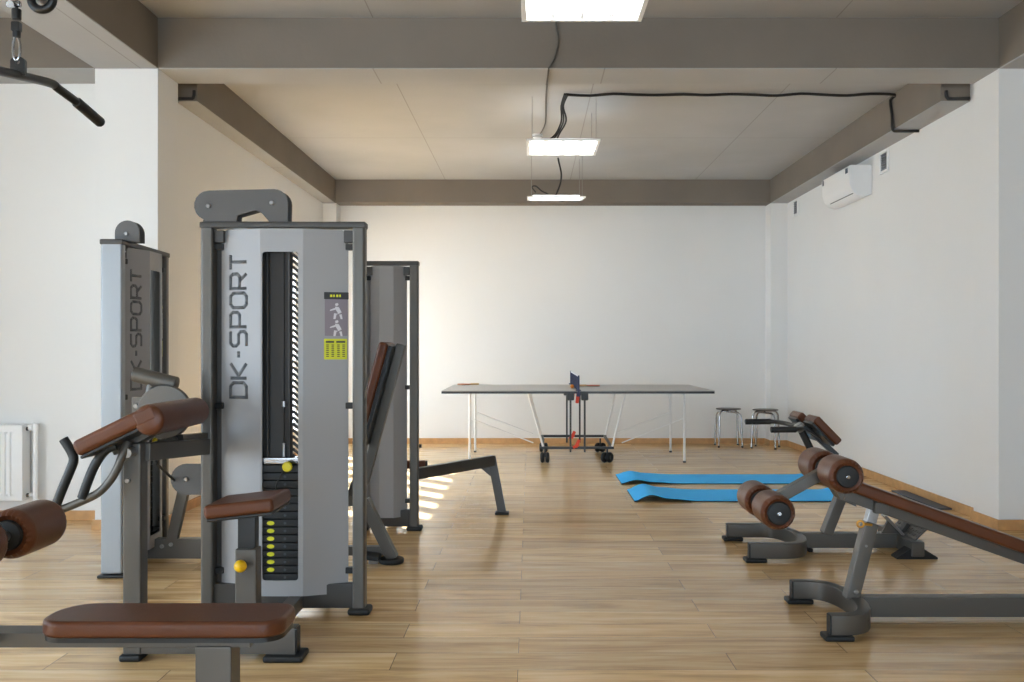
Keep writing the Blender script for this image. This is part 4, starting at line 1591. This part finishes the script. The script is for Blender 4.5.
# cables
zc_ = CLR - .016
pts = []
for k in range(15):
    x = .29 + (2.905 - .29) * k / 14
    pts.append(V((x, 7.42 + .012 * math.sin(k * 1.7), zc_ - .006 * (1 + math.sin(k * 2.3)))))
pts += [V((2.905, 7.5, 3.19)), V((2.903, 7.46, 3.06)), V((2.906, 7.45, 2.942)), V((2.96, 7.45, 2.930)), V((3.115, 7.45, 2.930))]
tag(MB().tube(pts, .0115, 12, 3).build('ceiling_cable', M['cable_black'], None), 'black cable running across the rear ceiling to the right side beam', 'cable')
bd = MB()
for dx, ph in ((0, 0), (.016, 1.2), (-.014, 2.5)):
    bd.tube([V((.29 + dx, 7.42, zc_)), V((.262 + dx * .6, 7.56 + .01 * math.sin(ph), 3.16)), V((.275 + dx * 1.3, 7.6, 3.05)), V((.23 + dx, 7.7, 2.97)), V((.19 + dx * 2, 7.76, 2.93))], .007, 8, 5)
tag(bd.build('cable_bundle', M['cable_black'], None), 'bundle of dark cables dropping from the ceiling into the middle light panel', 'cable')
tag(MB().tube([V((.15, 4.6, 2.86)), V((.16, 5.0, 3.02)), V((.17, 5.6, 3.24)), V((.17, 6.0, 3.34)), V((.172, 6.088, 3.31)), V((.186, 6.089, 3.2)), V((.16, 6.089, 3.09)), V((.125, 6.089, 3.032)),
               V((.121, 6.096, 3.0175)), V((.118, 6.3, 3.0175)), V((.115, 6.44, 3.0175)), V((.115, 6.463, 3.04)), V((.117, 6.47, 3.14)), V((.12, 6.5, CLR - .012)), V((.13, 6.7, CLR - .009)),
               V((.13, 7.6, CLR - .009)), V((.14, 8.4, CLR - .009)), V((.10, 8.82, CLR - .009))], .0055, 8, 3).build('light_cord', M['cable_grey'], None),
    'thin grey cord from the largest light over the cross beam to the smoke detector', 'cable')
tag(MB().tube([V((.30, 9.98, CLR - .006)), V((.31, 9.97, 3.18)), V((.335, 9.95, 3.05)), V((.32, 9.9, 2.93)), V((.27, 9.85, 2.80))], .009, 8, 6).build('light_cord', M['cable_black'], None),
    'dark cord hanging from the ceiling down to the smallest light panel', 'cable')
tag(MB().tube([V((.06, 9.62, 2.80)), V((.02, 9.6, 2.85)), V((.06, 9.6, 2.86)), V((.12, 9.65, 2.82)), V((.18, 9.7, 2.80))], .007, 8, 6).build('cord_loop', M['cable_black'], None),
    'short dark cord loop lying on top of the smallest light panel', 'cable')
for pts, lb in (([V((2.955, 6.603, 3.02)), V((2.955, 6.60, 2.985)), V((2.965, 6.60, 2.965)), V((2.985, 6.60, 2.962)), V((3.12, 6.60, 2.966))], 'short black cable bent across the front end of the right side beam'),
                ([V((-2.385, 6.603, 3.02)), V((-2.385, 6.60, 2.985)), V((-2.395, 6.60, 2.965)), V((-2.415, 6.60, 2.962)), V((-2.515, 6.60, 2.962))], 'short black cable bent across the front end of the left side beam')):
    tag(MB().tube(pts, .0115, 10, 4).build('beam_cable', M['cable_black'], None), lb, 'cable', 'short cables on the beam ends')
